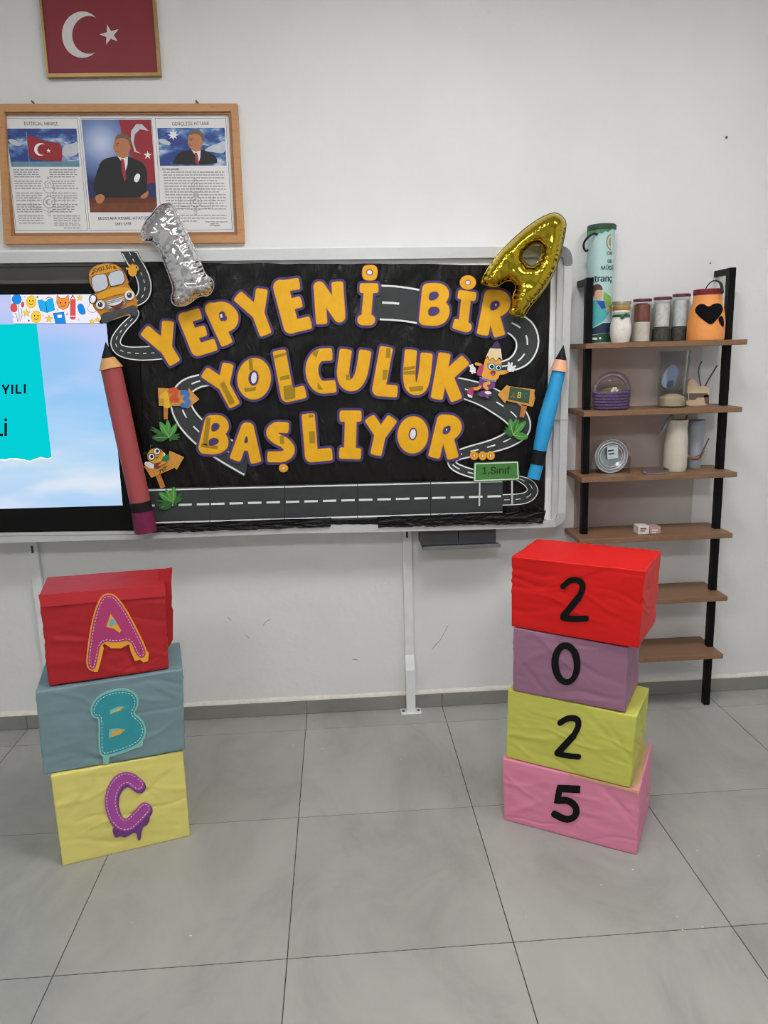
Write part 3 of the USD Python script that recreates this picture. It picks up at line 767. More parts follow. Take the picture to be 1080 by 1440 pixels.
letter('B', 'yellow card letter B, first ' + bot_, fA, [([(348, 758), (322, 868)], 25, 0), ([(348, 754), (390, 752), (408, 780), (385, 808), (345, 812)], 22, 2), ([(345, 815), (396, 822), (404, 858), (372, 876), (322, 872)], 23, 2)], holes=[((352, 766), (380, 762), (392, 780), (372, 802), (348, 802)), ((342, 828), (378, 826), (388, 846), (362, 864), (336, 862))],
       tape=[[(330, 740), (350, 742), (335, 860), (315, 856)], [(310, 850), (380, 862), (378, 876), (308, 866)]])
letter('A', 'yellow card letter A ' + bot_, fA, [([(500, 786), (458, 900)], 24, 0), ([(508, 786), (536, 912)], 23, 0), ([(482, 862), (525, 866)], 18, 0)], holes=[((501, 808), (511, 850), (484, 852))], z=0.0012)
letter('S', 'yellow card letter S above its own small dot ' + bot_, fA, [([(656, 784), (622, 782), (600, 806), (626, 832), (664, 848), (686, 880), (662, 908), (610, 908)], 23, 2)], tape=[[(640, 820), (656, 816), (660, 852), (642, 852)]])
letter('.', 'small yellow button dot hanging below the S', fA, [], solid=pg(fA(*list(ell((656, 955), 18, 16).exterior.coords))), ring=pg(fA(*list(ell((656, 955), 9, 8).exterior.coords))), rim=2, white=pg(fA(*list(ell((656, 955), 5, 5).exterior.coords))), z=0.001)
letter('L', 'yellow card letter L ' + bot_, fA, [([(762, 752), (774, 900)], 28, 0), ([(774, 904), (836, 898)], 27, 0)], tape=[[(764, 800), (788, 800), (790, 850), (766, 850)], [(762, 728), (782, 728), (782, 742), (762, 742)]], z=0.0012)
letter('I', 'yellow card letter I with wide serifs, in the middle ' + bot_, fA, [([(916, 736), (962, 736)], 24, 0), ([(940, 740), (936, 890)], 25, 0), ([(914, 892), (960, 894)], 24, 0)])
letter('Y', 'yellow card letter Y ' + bot_, fB, [([(190, 760), (226, 814)], 24, 0), ([(264, 762), (226, 814)], 24, 0), ([(224, 814), (210, 878)], 24, 0)], z=0.0012)
letter('O', 'yellow card letter O with a white hole ' + bot_, fB, [], solid=pg(fB(*list(ell((362, 815), 64, 78, 5).exterior.coords))), ring=pg(fB(*list(ell((362, 811), 19, 28, 8).exterior.coords))), white=pg(fB(*list(ell((362, 811), 12, 21, 8).exterior.coords))))
letter('R', 'yellow card letter R, last ' + bot_, fB, [([(488, 754), (456, 888)], 25, 0), ([(488, 752), (534, 754), (550, 786), (520, 820), (476, 824)], 23, 2), ([(508, 826), (526, 892)], 25, 0)], holes=[((490, 780), (516, 776), (526, 794), (506, 816), (484, 812))], z=0.0012, white=pg(fB((500, 790), (507, 788), (505, 800))))
for k, (x, y) in enumerate(((620, 902), (656, 903), (690, 902))):
    letter('.', f'small yellow button dot above the green sign, {["left", "middle", "right"][k]} of the three', fB, [], solid=pg(fB(*list(ell((x, y), 16, 17, 5).exterior.coords))), ring=pg(fB(*list(ell((x, y), 8, 9).exterior.coords))), rim=1.5, white=pg(fB(*list(ell((x, y), 4, 6).exterior.coords))), z=0.001)

# ------------------------------------------------------------------ cut-out pictures on the sheet
K = {}


def C(name, rgb, **kw):
    return mat('card_' + name, rgb, kw.pop('rough', 0.55), **kw)


class Cut:
    """A paper cut-out: each layer lies a fraction of a millimetre above the one before."""

    def __init__(self, name, label, cat, z=0.0685, group=None):
        self.t, self.z = Thing(name, label, cat, group), z
        self.first = True

    def __call__(self, name, shape, m, parent=None, dz=0.00035, label=None):
        z1 = self.z + (0.002 if self.first else dz)
        z0 = self.z if self.first else self.z - 0.0003
        self.first = False
        i = self.t.add(name, BRD.extr(shape, z0, z1), m, parent, label)
        self.z = z1
        return i

    def text(self, name, txt, p0, p1, cap, m, parent=None, bold=False):
        i = self.t.add(name, BRD.text(txt, p0, p1, cap, self.z, self.z + 0.0004, bold), m, parent)
        self.z += 0.0004
        return i

    def done(self):
        self.t.done()


def P(f, *pts):
    return pg(f(*pts))


def E2(f, c, rx, ry, rot=0):
    return pg(f(*list(ell(c, rx, ry, rot).exterior.coords)))


busy, busd, ink, wht = C('bus_yellow', (222, 158, 38)), C('bus_orange', (200, 132, 34)), C('ink', (34, 32, 34)), C('white', (228, 228, 230))
c = Cut('school_bus_cutout', 'smiling orange school bus cut-out waving a hand at the upper left of the sheet', 'school bus picture', 0.069)
i = c('body', blob(fBus((168, 280), (170, 215), (215, 165), (300, 138), (380, 136), (445, 158), (500, 210), (540, 290), (555, 370), (605, 420), (628, 500), (628, 600), (300, 690), (268, 620), (212, 560), (200, 520), (232, 490), (238, 430), (190, 360)), 2), busd)
c('roof', blob(fBus((180, 270), (180, 222), (220, 178), (300, 148), (380, 146), (440, 168), (480, 205), (345, 235), (215, 265)), 1), busy, i)
c('roof_line', pg(fBus((176, 262), (470, 196), (478, 204), (178, 274))), C('bus_dark_orange', (168, 104, 26)), i)  # printed darker orange line below the roof
c.text('sign', 'SCHOOL BUS', fBus((214, 228))[0], fBus((392, 182))[0], 5.6, ink, i, True)
for q in (((185, 250), (210, 210), (215, 240)), ((400, 155), (438, 185), (402, 188))):
    c('marker_light', P(fBus, *q), C('brown', (92, 56, 30)), i)
for q in (((190, 295), (215, 255), (310, 235), (335, 255), (356, 370), (240, 412), (215, 395)), ((345, 235), (460, 200), (492, 215), (516, 322), (385, 355), (370, 340))):
    s = blob(fBus(*q), 1)
    w = c('window_frame', s.buffer(0.9), C('brown', (92, 56, 30)), i)
    c('windscreen', s, C('glass_grey', (196, 202, 212)), w)
c('bonnet', blob(fBus((240, 435), (330, 385), (450, 360), (560, 370), (590, 400), (520, 420), (400, 440), (300, 480), (240, 480)), 2), busy, i)
g = c('grille', E2(fBus, (422, 520), 105, 56, -14), C('grille', (120, 124, 126)), i)
for k in range(5):
    c('grille_bar', P(fBus, (332 + 6 * k, 496 + 16 * k), (500 + 3 * k, 450 + 16 * k), (501 + 3 * k, 456 + 16 * k), (333 + 6 * k, 502 + 16 * k)), wht, g)
c('mouth', blob(fBus((355, 520), (420, 520), (495, 475), (500, 520), (460, 565), (400, 575)), 2), C('mouth', (112, 46, 38)), i)
c('teeth', blob(fBus((352, 518), (425, 512), (494, 472), (480, 505), (430, 535), (375, 540)), 1), wht, i)
for q, r in (((278, 530), 43), ((555, 440), 46)):
    e = c('eye', E2(fBus, q, r, r), wht, i)
    c('pupil', E2(fBus, (q[0] - 2, q[1]), r * 0.52, r * 0.56), C('pupil', (38, 52, 66)), e)
    c('glint', E2(fBus, (q[0] - 8, q[1] - 10), r * 0.16, r * 0.18), wht, e)
c('bumper', blob(fBus((282, 612), (400, 590), (520, 560), (590, 528), (630, 556), (628, 640), (585, 638), (560, 600), (440, 630), (345, 712), (282, 690)), 1), C('bumper', (66, 68, 70)), i)
c('mirror', pg(fBus(*list(ell((208, 478), 40, 48).exterior.coords))).difference(E2(fBus, (208, 478), 30, 38)), ink, i)
c('arm', stroke(fBus((545, 335), (565, 290), (590, 262)), 0.9), ink, i)
h = unary_union([E2(fBus, (583, 215), 42, 46)] + [stroke(fBus(a_, b_), 11 / 6.75) for a_, b_ in (((560, 200), (530, 185)), ((568, 185), (552, 155)), ((583, 180), (582, 150)), ((600, 185), (608, 158)), ((612, 205), (632, 192)))])
c('hand', h, busy, i, label='small yellow waving hand')
c.done()


def leaf(f, base, tip, w):
    b, t_ = np.array(base, float), np.array(tip, float)
    d = t_ - b
    n = np.array([-d[1], d[0]]) / np.linalg.norm(d)
    return blob(f(*[tuple(p) for p in (b, b + d * 0.3 + n * w * 0.45, b + d * 0.6 + n * w * 0.5, t_, b + d * 0.6 - n * w * 0.5, b + d * 0.3 - n * w * 0.45)]), 2)


G1, G2, G3 = C('leaf_green', (74, 148, 62), var=0.15, scale=60), C('leaf_dark', (46, 104, 46), var=0.15, scale=60), C('leaf_vein', (150, 198, 120))


def plant(c, f, base, leaves, i=None):
    for k, (tip, w) in enumerate(leaves):
        l = c('leaf', leaf(f, base, tip, w), G2 if w < 30 or k % 3 == 2 else G1, i)
        if w >= 40:
            c('vein', stroke(f(base, (base[0] * 0.25 + tip[0] * 0.75, base[1] * 0.25 + tip[1] * 0.75)), 0.28), G3, l)


wd, wdd = C('sign_wood', (206, 146, 62), var=0.14, scale=90), C('sign_post', (184, 118, 50), var=0.14, scale=90)
c = Cut('number_sign_cutout', 'brown arrow sign cut-out carrying coloured digits 1 2 3', 'sign picture')
c('board', P(fSg, (262, 160), (350, 163), (440, 180), (528, 188), (535, 160), (628, 260), (525, 342), (500, 318), (272, 318)), wd)
c('post', P(fSg, (312, 318), (354, 318), (350, 435), (315, 435)), wdd)
c('board_joint', P(fSg, (268, 280), (560, 285), (560, 289), (268, 284)), wdd)
c('digit_1', unary_union([stroke(fSg((300, 235), (325, 215)), 20 / 6.26), stroke(fSg((328, 215), (345, 315)), 24 / 6.26), stroke(fSg((330, 320), (358, 318)), 18 / 6.26)]), C('digit_yellow', (226, 184, 36)), label='yellow digit 1')
c('digit_2', stroke(fSg((372, 190), (405, 170), (430, 190), (410, 230), (378, 262), (435, 262)), 20 / 6.26, 1), C('digit_red', (206, 82, 42)), label='red digit 2')
c('digit_3', unary_union([stroke(fSg((475, 205), (510, 195), (530, 222), (500, 255)), 19 / 6.26, 1), stroke(fSg((500, 255), (540, 280), (520, 318), (478, 312)), 19 / 6.26, 1)]), C('digit_blue', (62, 116, 194)), label='blue digit 3')
c.done()
c = Cut('leafy_plant_cutout', 'green leafy plant cut-out at the foot of the number sign', 'plant picture', 0.0718)
plant(c, fSg, (362, 598), [((345, 425), 50), ((272, 445), 64), ((198, 598), 70), ((438, 458), 52), ((178, 515), 24), ((185, 490), 20), ((468, 560), 26), ((470, 592), 22), ((452, 618), 22), ((385, 632), 22)])
c.done()
c = Cut('bee_sign_cutout', 'brown arrow sign cut-out with a reading bee in round glasses', 'sign picture')
i = c('board', P(fSg, (138, 848), (352, 782), (366, 712), (495, 770), (428, 882), (412, 862), (205, 952)), wd)
c('post', P(fSg, (244, 938), (285, 920), (330, 1030), (288, 1048)), wdd)
for q in (((175, 880), (400, 800)), ((195, 920), (415, 840))):
    c('board_joint', stroke(fSg(*q), 0.25), wdd, i)
c('marking', unary_union([stroke(fSg(*q), 0.65) for q in (((272, 888), (312, 872)), ((290, 880), (280, 915)), ((312, 862), (342, 850)), ((328, 858), (325, 888)), ((300, 876), (312, 900)))]), C('brown', (92, 56, 30)), i)
for q in (((135, 830), (165, 800), (235, 835), (230, 870), (185, 868)), ((290, 745), (310, 720), (335, 745), (310, 770))):
    c('wing', blob(fSg(*q), 2), wht, i)
c('body', blob(fSg((225, 870), (232, 820), (275, 815), (300, 830), (270, 870)), 2), C('bee_body', (120, 52, 40)), i)
hd = c('bee_head', E2(fSg, (242, 755), 74, 66, -20), C('bee_yellow', (216, 158, 48)), i)
for q in ((206, 766), (254, 718)):
    e = c('glasses', E2(fSg, q, 34, 34), C('brown', (92, 56, 30)), hd)
    c('eye', E2(fSg, q, 27, 27), wht, hd)
    c('pupil', E2(fSg, (q[0] + 3, q[1] - 2), 13, 14), ink, hd)
c('smile', stroke(fSg((240, 775), (258, 775), (268, 760)), 0.4, 1), ink, hd)
for q in (((200, 700), (195, 665), (212, 668)), ((180, 745), (150, 728), (138, 738))):
    c('antenna', stroke(fSg(*q), 0.4, 1), G2, hd)
c('book', P(fSg, (302, 772), (362, 740), (366, 790), (312, 822)), C('book_green', (34, 120, 72)), i)
c('arm', stroke(fSg((275, 840), (325, 815)), 1.1), C('bee_yellow', (216, 158, 48)), i)
c.done()
c = Cut('leafy_plant_cutout', 'green leafy plant cut-out at the foot of the bee sign, on the bottom road', 'plant picture', 0.0718)
plant(c, fSg, (400, 1172), [((325, 1040), 50), ((256, 1070), 62), ((262, 1222), 72), ((404, 1015), 54), ((480, 1072), 24), ((490, 1115), 24), ((484, 1145), 22), ((236, 1148), 24), ((238, 1195), 22), ((432, 1195), 20)])
c.done()
c = Cut('alphabet_sign_cutout', 'brown arrow sign cut-out with a small green chalkboard reading A B C', 'sign picture', 0.0712)
i = c('board', P(fPen, (418, 450), (498, 368), (520, 380), (735, 405), (728, 440), (735, 480), (718, 550), (690, 548), (490, 500), (482, 522)), wd)
c('post', P(fPen, (622, 542), (668, 548), (640, 645), (603, 635)), wdd)
c('chalkboard', P(fPen, (524, 384), (694, 412), (682, 526), (508, 490)), C('chalkboard', (52, 84, 58)), i)
c.text('letter_A', 'A', fPen((530, 476))[0], fPen((566, 480))[0], 7.5, C('chalk_red', (142, 90, 72)), i, True)
c.text('letter_B', 'B', fPen((584, 474))[0], fPen((614, 478))[0], 8, C('chalk_yellow', (232, 208, 92)), i, True)
c.text('letter_C', 'C', fPen((638, 480))[0], fPen((668, 484))[0], 7.5, C('chalk_blue', (72, 112, 140)), i, True)
c.done()
c = Cut('leafy_plant_cutout', 'green leafy plant cut-out below the chalkboard sign at the right', 'plant picture', 0.0718)
plant(c, fPen, (548, 792), [((580, 640), 44), ((522, 640), 54), ((604, 650), 50), ((668, 662), 54), ((690, 812), 66), ((476, 712), 26), ((462, 745), 24), ((474, 772), 22), ((500, 795), 22)])
c.done()
c = Cut('running_pencil_cutout', 'running cartoon pencil cut-out in blue glasses with white gloves and pink shoes', 'pencil picture', 0.0705)
org, pur, mag = C('pencil_orange', (232, 160, 56)), C('pencil_purple', (112, 58, 122)), C('pencil_pink', (176, 62, 106))
for q in (((305, 225), (270, 195), (240, 190)), ((430, 270), (480, 265), (515, 245))):
    c('arm', stroke(fPen(*q), 13 / 6, 1), org)
c('backpack', blob(fPen((240, 260), (270, 195), (320, 200), (330, 260), (300, 300), (250, 290)), 2), mag)
i = c('body', blob(fPen((308, 160), (335, 130), (400, 130), (455, 165), (445, 250), (420, 330), (350, 345), (280, 310), (300, 230)), 1), org)
c('wood_tip', P(fPen, (355, 58), (446, 62), (458, 155), (432, 140), (405, 178), (380, 142), (352, 165), (335, 132), (316, 140)), C('pencil_wood', (226, 206, 162)), i)
c('lead', blob(fPen((370, 45), (395, 5), (425, -5), (446, 62), (400, 62), (355, 52)), 1), C('lead', (58, 50, 84)), i)
c('zigzag', stroke(fPen((316, 142), (335, 128), (352, 160), (380, 138), (405, 172), (432, 136), (452, 158)), 0.4), C('brown', (92, 56, 30)), i)
c('glasses', unary_union([E2(fPen, (368, 212), 36, 32), E2(fPen, (425, 222), 28, 30), stroke(fPen((335, 195), (450, 210)), 1.2)]), C('glasses_teal', (72, 140, 148)), i)
for q, r in (((368, 212), 24), ((424, 222), 19)):
    e = c('eye', E2(fPen, q, r, r), wht, i)
    c('pupil', E2(fPen, (q[0] + 2, q[1] + 2), r * 0.66, r * 0.72), ink, e)
c('mouth', blob(fPen((356, 255), (400, 245), (402, 275), (382, 292), (362, 278)), 2), C('mouth', (112, 46, 38)), i)
c('tongue', E2(fPen, (380, 278), 14, 9), C('tongue', (206, 84, 120)), i)
c('trousers', blob(fPen((258, 320), (300, 310), (400, 340), (395, 395), (330, 410), (262, 390)), 1), pur, i)
c('belt', stroke(fPen((268, 305), (330, 328), (402, 338)), 6 / 6), C('belt_blue', (92, 138, 196)), i)
c('leg', stroke(fPen((270, 385), (245, 402), (215, 400)), 13 / 6, 1), org, i)
c('leg', stroke(fPen((345, 350), (300, 365), (330, 400)), 14 / 6, 1), org, i)
for q, s in ((((160, 440), (175, 390), (220, 388), (215, 430), (208, 470), (180, 475)), ((160, 440), (205, 462), (205, 478), (170, 472))), (((255, 465), (262, 425), (320, 412), (370, 430), (372, 455), (330, 468)), ((300, 425), (350, 418), (374, 440), (330, 450)))):
    sh = c('shoe', blob(fPen(*q), 1), pur if q[0][0] > 200 else mag, i)
    c('sole', blob(fPen(*s), 1), wht, sh)
for q, tips in (((210, 238), ((185, 205), (190, 250), (205, 268), (228, 262), (205, 200))), ((525, 230), ((512, 182), (540, 185), (568, 210), (575, 238), (548, 250)))):
    c('glove', unary_union([E2(fPen, q, 25, 27)] + [stroke(fPen(q, tp), 8.5 / 6) for tp in tips]), wht, i)
c.done()
c = Cut('class_sign', 'green road sign board reading 1.Sınıf on two thin white posts', 'sign', 0.0712)
for q in (((268, 1180), (264, 1385)), ((540, 1175), (541, 1375))):
    c('post', stroke(fPen(*q), 7 / 6), C('sign_post_white', (196, 198, 198)))
s0 = pg(fPen((218, 1022), (596, 1008), (606, 1172), (214, 1188)))
s0 = s0.buffer(-2.5).buffer(2.5)
i = c('board', s0, C('sign_green', (66, 128, 58)))
c('border', s0.buffer(-1.3).difference(s0.buffer(-2.7)), wht, i)
c.text('lettering', '1.Sınıf', fPen((288, 1118))[0], fPen((524, 1114))[0], 9.4, C('sign_ink', (28, 56, 28)), i, True)
c.done()

# ------------------------------------------------------------------ big rolled paper pencils


def roll(pts, radii, n=28, wob=0.0, seed=1):
    """A closed tube of changing radius along pts."""
    pts = np.asarray(pts, float)
    m = tube(pts, radii, n)
    if wob:
        v = np.array(m.vertices)
        k = (meshkit.fbm(v * np.array([22, 22, 9]), 4, seed) - 0.5) * 2 * wob
        c_ = np.repeat(pts, n, 0)
        d = v[:-2] - c_
        v[:-2] += d / np.maximum(np.linalg.norm(d, axis=1, keepdims=True), 1e-6) * k[:-2, None]
        m = trimesh.Trimesh(v, m.faces, process=False)
    return m


def seg(a, b, n):
    return np.linspace(a, b, n)


def pencil(label, Zc, tip, c1, c2, bodypts, rads, bands, r1, r2, mats):
    y = YD - Zc
    A = lambda q: at(q[0], q[1], y)
    t = Thing('paper_pencil', label, 'paper pencil')
    s = y / 1028.0
    t.add('lead', roll(seg(A(tip), A(c1), 6), np.linspace(0.0006, r1 * s, 6), 24), mats[0], smooth=40)
    t.add('wood_cone', roll(seg(A(c1), A(c2), 6), np.linspace(r1 * s * 1.02, r2 * s, 6), 24), mats[1], smooth=40)
    bp = np.vstack([seg(A(p), A(q), 14)[:-1] for p, q in zip(bodypts[:-1], bodypts[1:])] + [[A(bodypts[-1])]])
    rr = np.interp(np.linspace(0, 1, len(bp)), np.linspace(0, 1, len(rads)), rads) * s
    t.add('body', roll(bp, rr, 28, 0.0025, 3), mats[2], smooth=40)
    for nme, p, q, r, m_ in bands:
        t.add(nme, roll(seg(A(p), A(q), 8), np.full(8, r * s), 28, 0.0006, 4), m_, smooth=40)
    t.done()


M_lead = mat('black_card', (26, 26, 27), 0.6, spec=0.2)
pencil('long dusty red paper pencil leaning over the right edge of the screen', 0.115, (148.6, 481), (152, 503.5), (156.3, 518.5), [(156.5, 518), (161.5, 543), (176, 611), (197.5, 707)], [13.6, 14, 14, 14.2],
       [('black_band', (197.2, 705), (200, 719), 14.6, M_lead), ('eraser', (200, 718.5), (205, 748), 15.2, mat('maroon_card', (112, 22, 66), 0.5, var=0.2, scale=50))], 8.5, 16.0, [M_lead, mat('kraft_card', (206, 158, 94), 0.55), mat('dusty_red_card', (162, 74, 76), 0.55, spec=0.3, bump=0.3, bscale=12)])
pencil('bright blue paper pencil leaning at the right edge of the black sheet', 0.105, (792.5, 485.5), (788.8, 506), (786, 522), [(785.8, 521), (779, 551), (768, 590), (759, 634)], [9, 10, 11.5, 9.5],
       [('black_band', (759, 633), (755.6, 653), 10.0, M_lead), ('end_band', (755.6, 652.5), (750, 673), 9.2, mat('blue_card', (38, 152, 208), 0.45))], 8.0, 12.2, [M_lead, mat('peach_card', (236, 172, 138), 0.5), mat('blue_card', (38, 152, 208), 0.45)])

# ------------------------------------------------------------------ foil balloons
M_silver = usdkit.material(stage, '/World/Looks/silver_foil', {'p': ('principled_bsdf', {'base_color': (0.80, 0.80, 0.82), 'metallic': 1.0, 'roughness': 0.13})}, [], surface='p.BSDF')
M_gold = usdkit.material(stage, '/World/Looks/gold_foil', {'p': ('principled_bsdf', {'base_color': (0.56, 0.42, 0.03), 'metallic': 1.0, 'roughness': 0.12})}, [], surface='p.BSDF')


def inflate(poly, zc, T, R, step=1.3, wrinkle=0.35, lam=9.0, crush=0.0, seed=2, cs=18.0):
    """A foil balloon: the outline at its real distance, puffed to both sides, with the seam's radial wrinkles. Returns (body, seam)."""
    lo = poly.bounds
    xs, ys = np.meshgrid(np.arange(lo[0], lo[2], step), np.arange(lo[1], lo[3], step * 0.87))
    xs = xs + (np.arange(len(xs))[:, None] % 2) * step / 2
    pts = np.c_[xs.ravel(), ys.ravel()]
    inside = shapely.contains_xy(poly.buffer(-step * 0.5), pts[:, 0], pts[:, 1])
    pts = pts[inside]
    bnds = []
    for ring in [poly.exterior] + list(poly.interiors):
        n = max(12, int(ring.length / step))
        bnds.append(np.array([ring.interpolate(k / n, normalized=True).coords[0] for k in range(n)]))
    nb = sum(map(len, bnds))
    pts = np.vstack(bnds + [pts])
    tri = Delaunay(pts).simplices
    cen = pts[tri].mean(1)
    tri = tri[shapely.contains_xy(poly, cen[:, 0], cen[:, 1])]
    a = pts[tri]
    area = (a[:, 1, 0] - a[:, 0, 0]) * (a[:, 2, 1] - a[:, 0, 1]) - (a[:, 1, 1] - a[:, 0, 1]) * (a[:, 2, 0] - a[:, 0, 0])
    tri[area < 0] = tri[area < 0][:, ::-1]
    b = poly.boundary
    P_ = shapely.points(pts)
    d = shapely.distance(P_, b)
    rings = [poly.exterior] + list(poly.interiors)
    s = np.array([min(((r.distance(p), r.project(p)) for r in rings))[1] for p in P_])
    q = np.clip(d / R, 0, 1)
    hgt = np.sqrt(1 - (1 - q) ** 2)
    wr = 0.5 + 0.5 * np.cos(2 * np.pi * s / lam + 5.0 * meshkit.noise(np.c_[s / 13, d * 0, d * 0], seed))
    hgt = hgt * (1 - wrinkle * (1 - wr) * np.exp(-q * 4.5) * (0.4 + 1.2 * meshkit.noise(np.c_[s / 17, d * 0 + 4, d * 0], seed + 1)))
    out, N = [], len(pts)
    for side in (1, -1):
        k = hgt * T + crush * (meshkit.fbm(np.c_[pts / cs, np.full(N, 3.0 * side)], 2, seed + 2) - 0.5) * np.sqrt(q)
        k[:nb] = 0
        out.append(np.array([at(p[0], p[1], YD - zc - side * z_) for p, z_ in zip(pts, k)]))
    v = np.vstack(out)
    f = np.vstack([tri[:, ::-1], tri + N])
    m = trimesh.Trimesh(v, f, process=False)
    m.merge_vertices()
    m.fix_normals()
    fl_ = Plane((0, YD - zc, 0), (0, -1, 0))
    rim = poly.buffer(0.6).difference(poly.buffer(-0.3))
    return m, fl_.extr(rim, -0.0004, 0.0004)


one = blob([(221, 290), (228, 286), (237, 283.5), (243, 287), (248, 295), (255, 310), (266, 333), (277, 356), (285, 376), (289, 386), (297, 391), (301, 397), (300, 407), (294, 416), (283, 416), (275, 420), (268, 426), (260, 430), (251, 431), (243, 428), (240, 419), (244, 408),
            (238, 388), (229, 366), (221, 348), (214, 341), (203, 342), (197, 334), (199, 322), (206, 308), (214, 300)], 1)
ob, osm = inflate(one, 0.125, 0.048, 20.0, 1.2, 0.5, 9.0, 0.030, 2, 15.0)
t = Thing('foil_balloon', 'crinkled silver foil balloon shaped like a 1, over the corner of the picture frame', 'balloon')
t.add('body', ob, M_silver, smooth=True)
t.add('seam', osm, M_silver)
t.done()
go = blob(fBal((868, 92), (905, 98), (935, 115), (966, 160), (958, 225), (942, 310), (915, 420), (880, 510), (835, 595), (770, 680), (712, 745), (682, 800), (655, 822), (640, 805), (612, 808), (580, 790), (576, 768), (598, 738), (588, 695), (604, 650), (618, 605), (596, 568), (560, 560), (522, 578),
              (490, 605), (440, 606), (400, 590), (370, 578), (390, 535), (432, 462), (500, 372), (580, 288), (680, 200), (780, 130)), 1)
hole = blob(fBal((775, 308), (798, 335), (792, 395), (755, 450), (715, 462), (678, 432), (660, 395), (688, 352), (735, 318)), 1)
gb, gs = inflate(go.difference(hole), 0.125, 0.055, 15.5, 1.1, 0.45, 8.0, 0.014, 7, 22.0)
t = Thing('foil_balloon', 'shiny gold foil balloon shaped like a letter A, at the top right of the board', 'balloon')
t.add('body', gb, M_gold, smooth=True)
t.add('seam', gs, M_gold)
kn = at(*fBal((600, 775))[0], YD - 0.145)
t.add('knot', lathe([(0, -0.016), (0.012, -0.012), (0.017, 0), (0.012, 0.012), (0, 0.016)], kn, 20), M_gold, smooth=True)
t.done()

# ------------------------------------------------------------------ pictures above the board
M_goldf = mat('gilt_frame', (150, 120, 68), 0.35, 0.35, var=0.1, scale=40)
M_flag = mat('flag_red', (124, 28, 40), 0.5, var=0.05)
M_crescent = mat('flag_white', (206, 200, 200), 0.6)
t = Thing('flag_picture', 'gilt-framed red flag picture with white crescent and star, high on the wall', 'picture')
fo = pg(f1((160, -48), (650, -48), (678, 318), (197, 325)))
fi = pg(f1((171, -36), (640, -36), (665, 305), (205, 310)))
for k, q in enumerate((((160, -48), (650, -48), (640, -36), (171, -36)), ((650, -48), (678, 318), (665, 305), (640, -36)), ((678, 318), (197, 325), (205, 310), (665, 305)), ((197, 325), (160, -48), (171, -36), (205, 310)))):
    t.add('frame_rail', WALL.extr(P(f1, *q), 0.0, 0.022), M_goldf)
i = t.add('flag_panel', WALL.extr(fi, 0.002, 0.014), M_flag, label='dark red flag panel')
cr = E2(f1, (347, 146), 86, 98).difference(E2(f1, (376, 147), 72, 80))
t.add('crescent', WALL.extr(cr, 0.014, 0.0146), M_crescent, i)
t.add('star', WALL.extr(pg(f1(*list(star((463, 147), 44, 0.385, 5, 183).exterior.coords))), 0.014, 0.0146), M_crescent, i)
t.done()

M_oak = wood('oak_frame', (188, 138, 92), 9.0, (1.0, 1.0, 12.0))
M_oakd = wood('oak_bevel', (156, 110, 74), 9.0, (1.0, 1.0, 12.0))
M_print = mat('print_white', (218, 217, 216), 0.5, var=0.01)
M_pink = mat('print_ink', (66, 64, 66), 0.6)
M_grey = mat('print_grey', (140, 140, 142), 0.6)
t = Thing('framed_posters', 'wide oak frame holding three printed posters above the screen', 'picture')
o = [(-4, 145.8), (333.5, 145.5), (343.5, 341), (5, 342.8)]
n_ = [(6, 157), (325, 156.5), (334, 330.5), (15.5, 332)]
n2 = [(1.5 + 2, 161), (321.5, 160.5), (330, 326), (20, 328)]
for a_, b_, cc in ((0, 1, 'M'), (1, 2, 'M'), (2, 3, 'M'), (3, 0, 'M')):
    k = t.add('frame_rail', WALL.extr(pg([o[a_], o[b_], n_[b_], n_[a_]]), 0.0, 0.030), M_oak)
    t.add('bevel', WALL.extr(pg([n_[a_], n_[b_], n2[b_], n2[a_]]), 0.0, 0.022), M_oakd, k)
for x, y in ((46, 146), (277, 145.5)):
    t.add('hook', WALL.extr(stroke([(x - 1.5, y - 4), (x, y - 2), (x + 2.5, y + 0.5)], 1.0), 0.001, 0.012), mat('hook_dark', (62, 58, 58), 0.4))
bdp = t.add('mount', WALL.extr(pg(n2), 0.003, 0.012), M_print)
M_skyp = usdkit.material(stage, '/World/Looks/print_sky', {
    'g': ('geometry', {}), 'mp': ('mapping', {'scale': (9.0, 1.0, 20.0)}), 'n': ('noise_texture', {'scale': 1.0, 'detail': 6.0, 'roughness': 0.6}),
    'r': ('rgb_ramp', {'ramp': [(0.48, tuple(lin((40, 62, 126)) / ILL)), (0.56, tuple(lin((80, 116, 172)) / ILL)), (0.66, tuple(lin((196, 204, 214)) / ILL))]}), 'p': ('principled_bsdf', {'roughness': 0.5})},
    [('g.position', 'mp.vector'), ('mp.vector', 'n.vector'), ('n.fac', 'r.fac'), ('r.color', 'p.base_color')], surface='p.BSDF')
ZP = 0.012
lay = [0]


def pr(name, shape, m, parent, kind=None):
    lay[0] += 1
    z_ = ZP + 0.0002 + 0.00003 * lay[0]
    return t.add(name, WALL.extr(shape, ZP, z_), m, parent, kind=kind)


def ptext(name, txt, p0, p1, cap, m, parent):
    lay[0] += 1
    return t.add(name, WALL.text(txt, p0, p1, cap, ZP, ZP + 0.0005 + 0.00003 * lay[0]), m, parent)


def border(f, q):
    a_ = P(f, *q)
    return a_.difference(a_.buffer(-0.45))


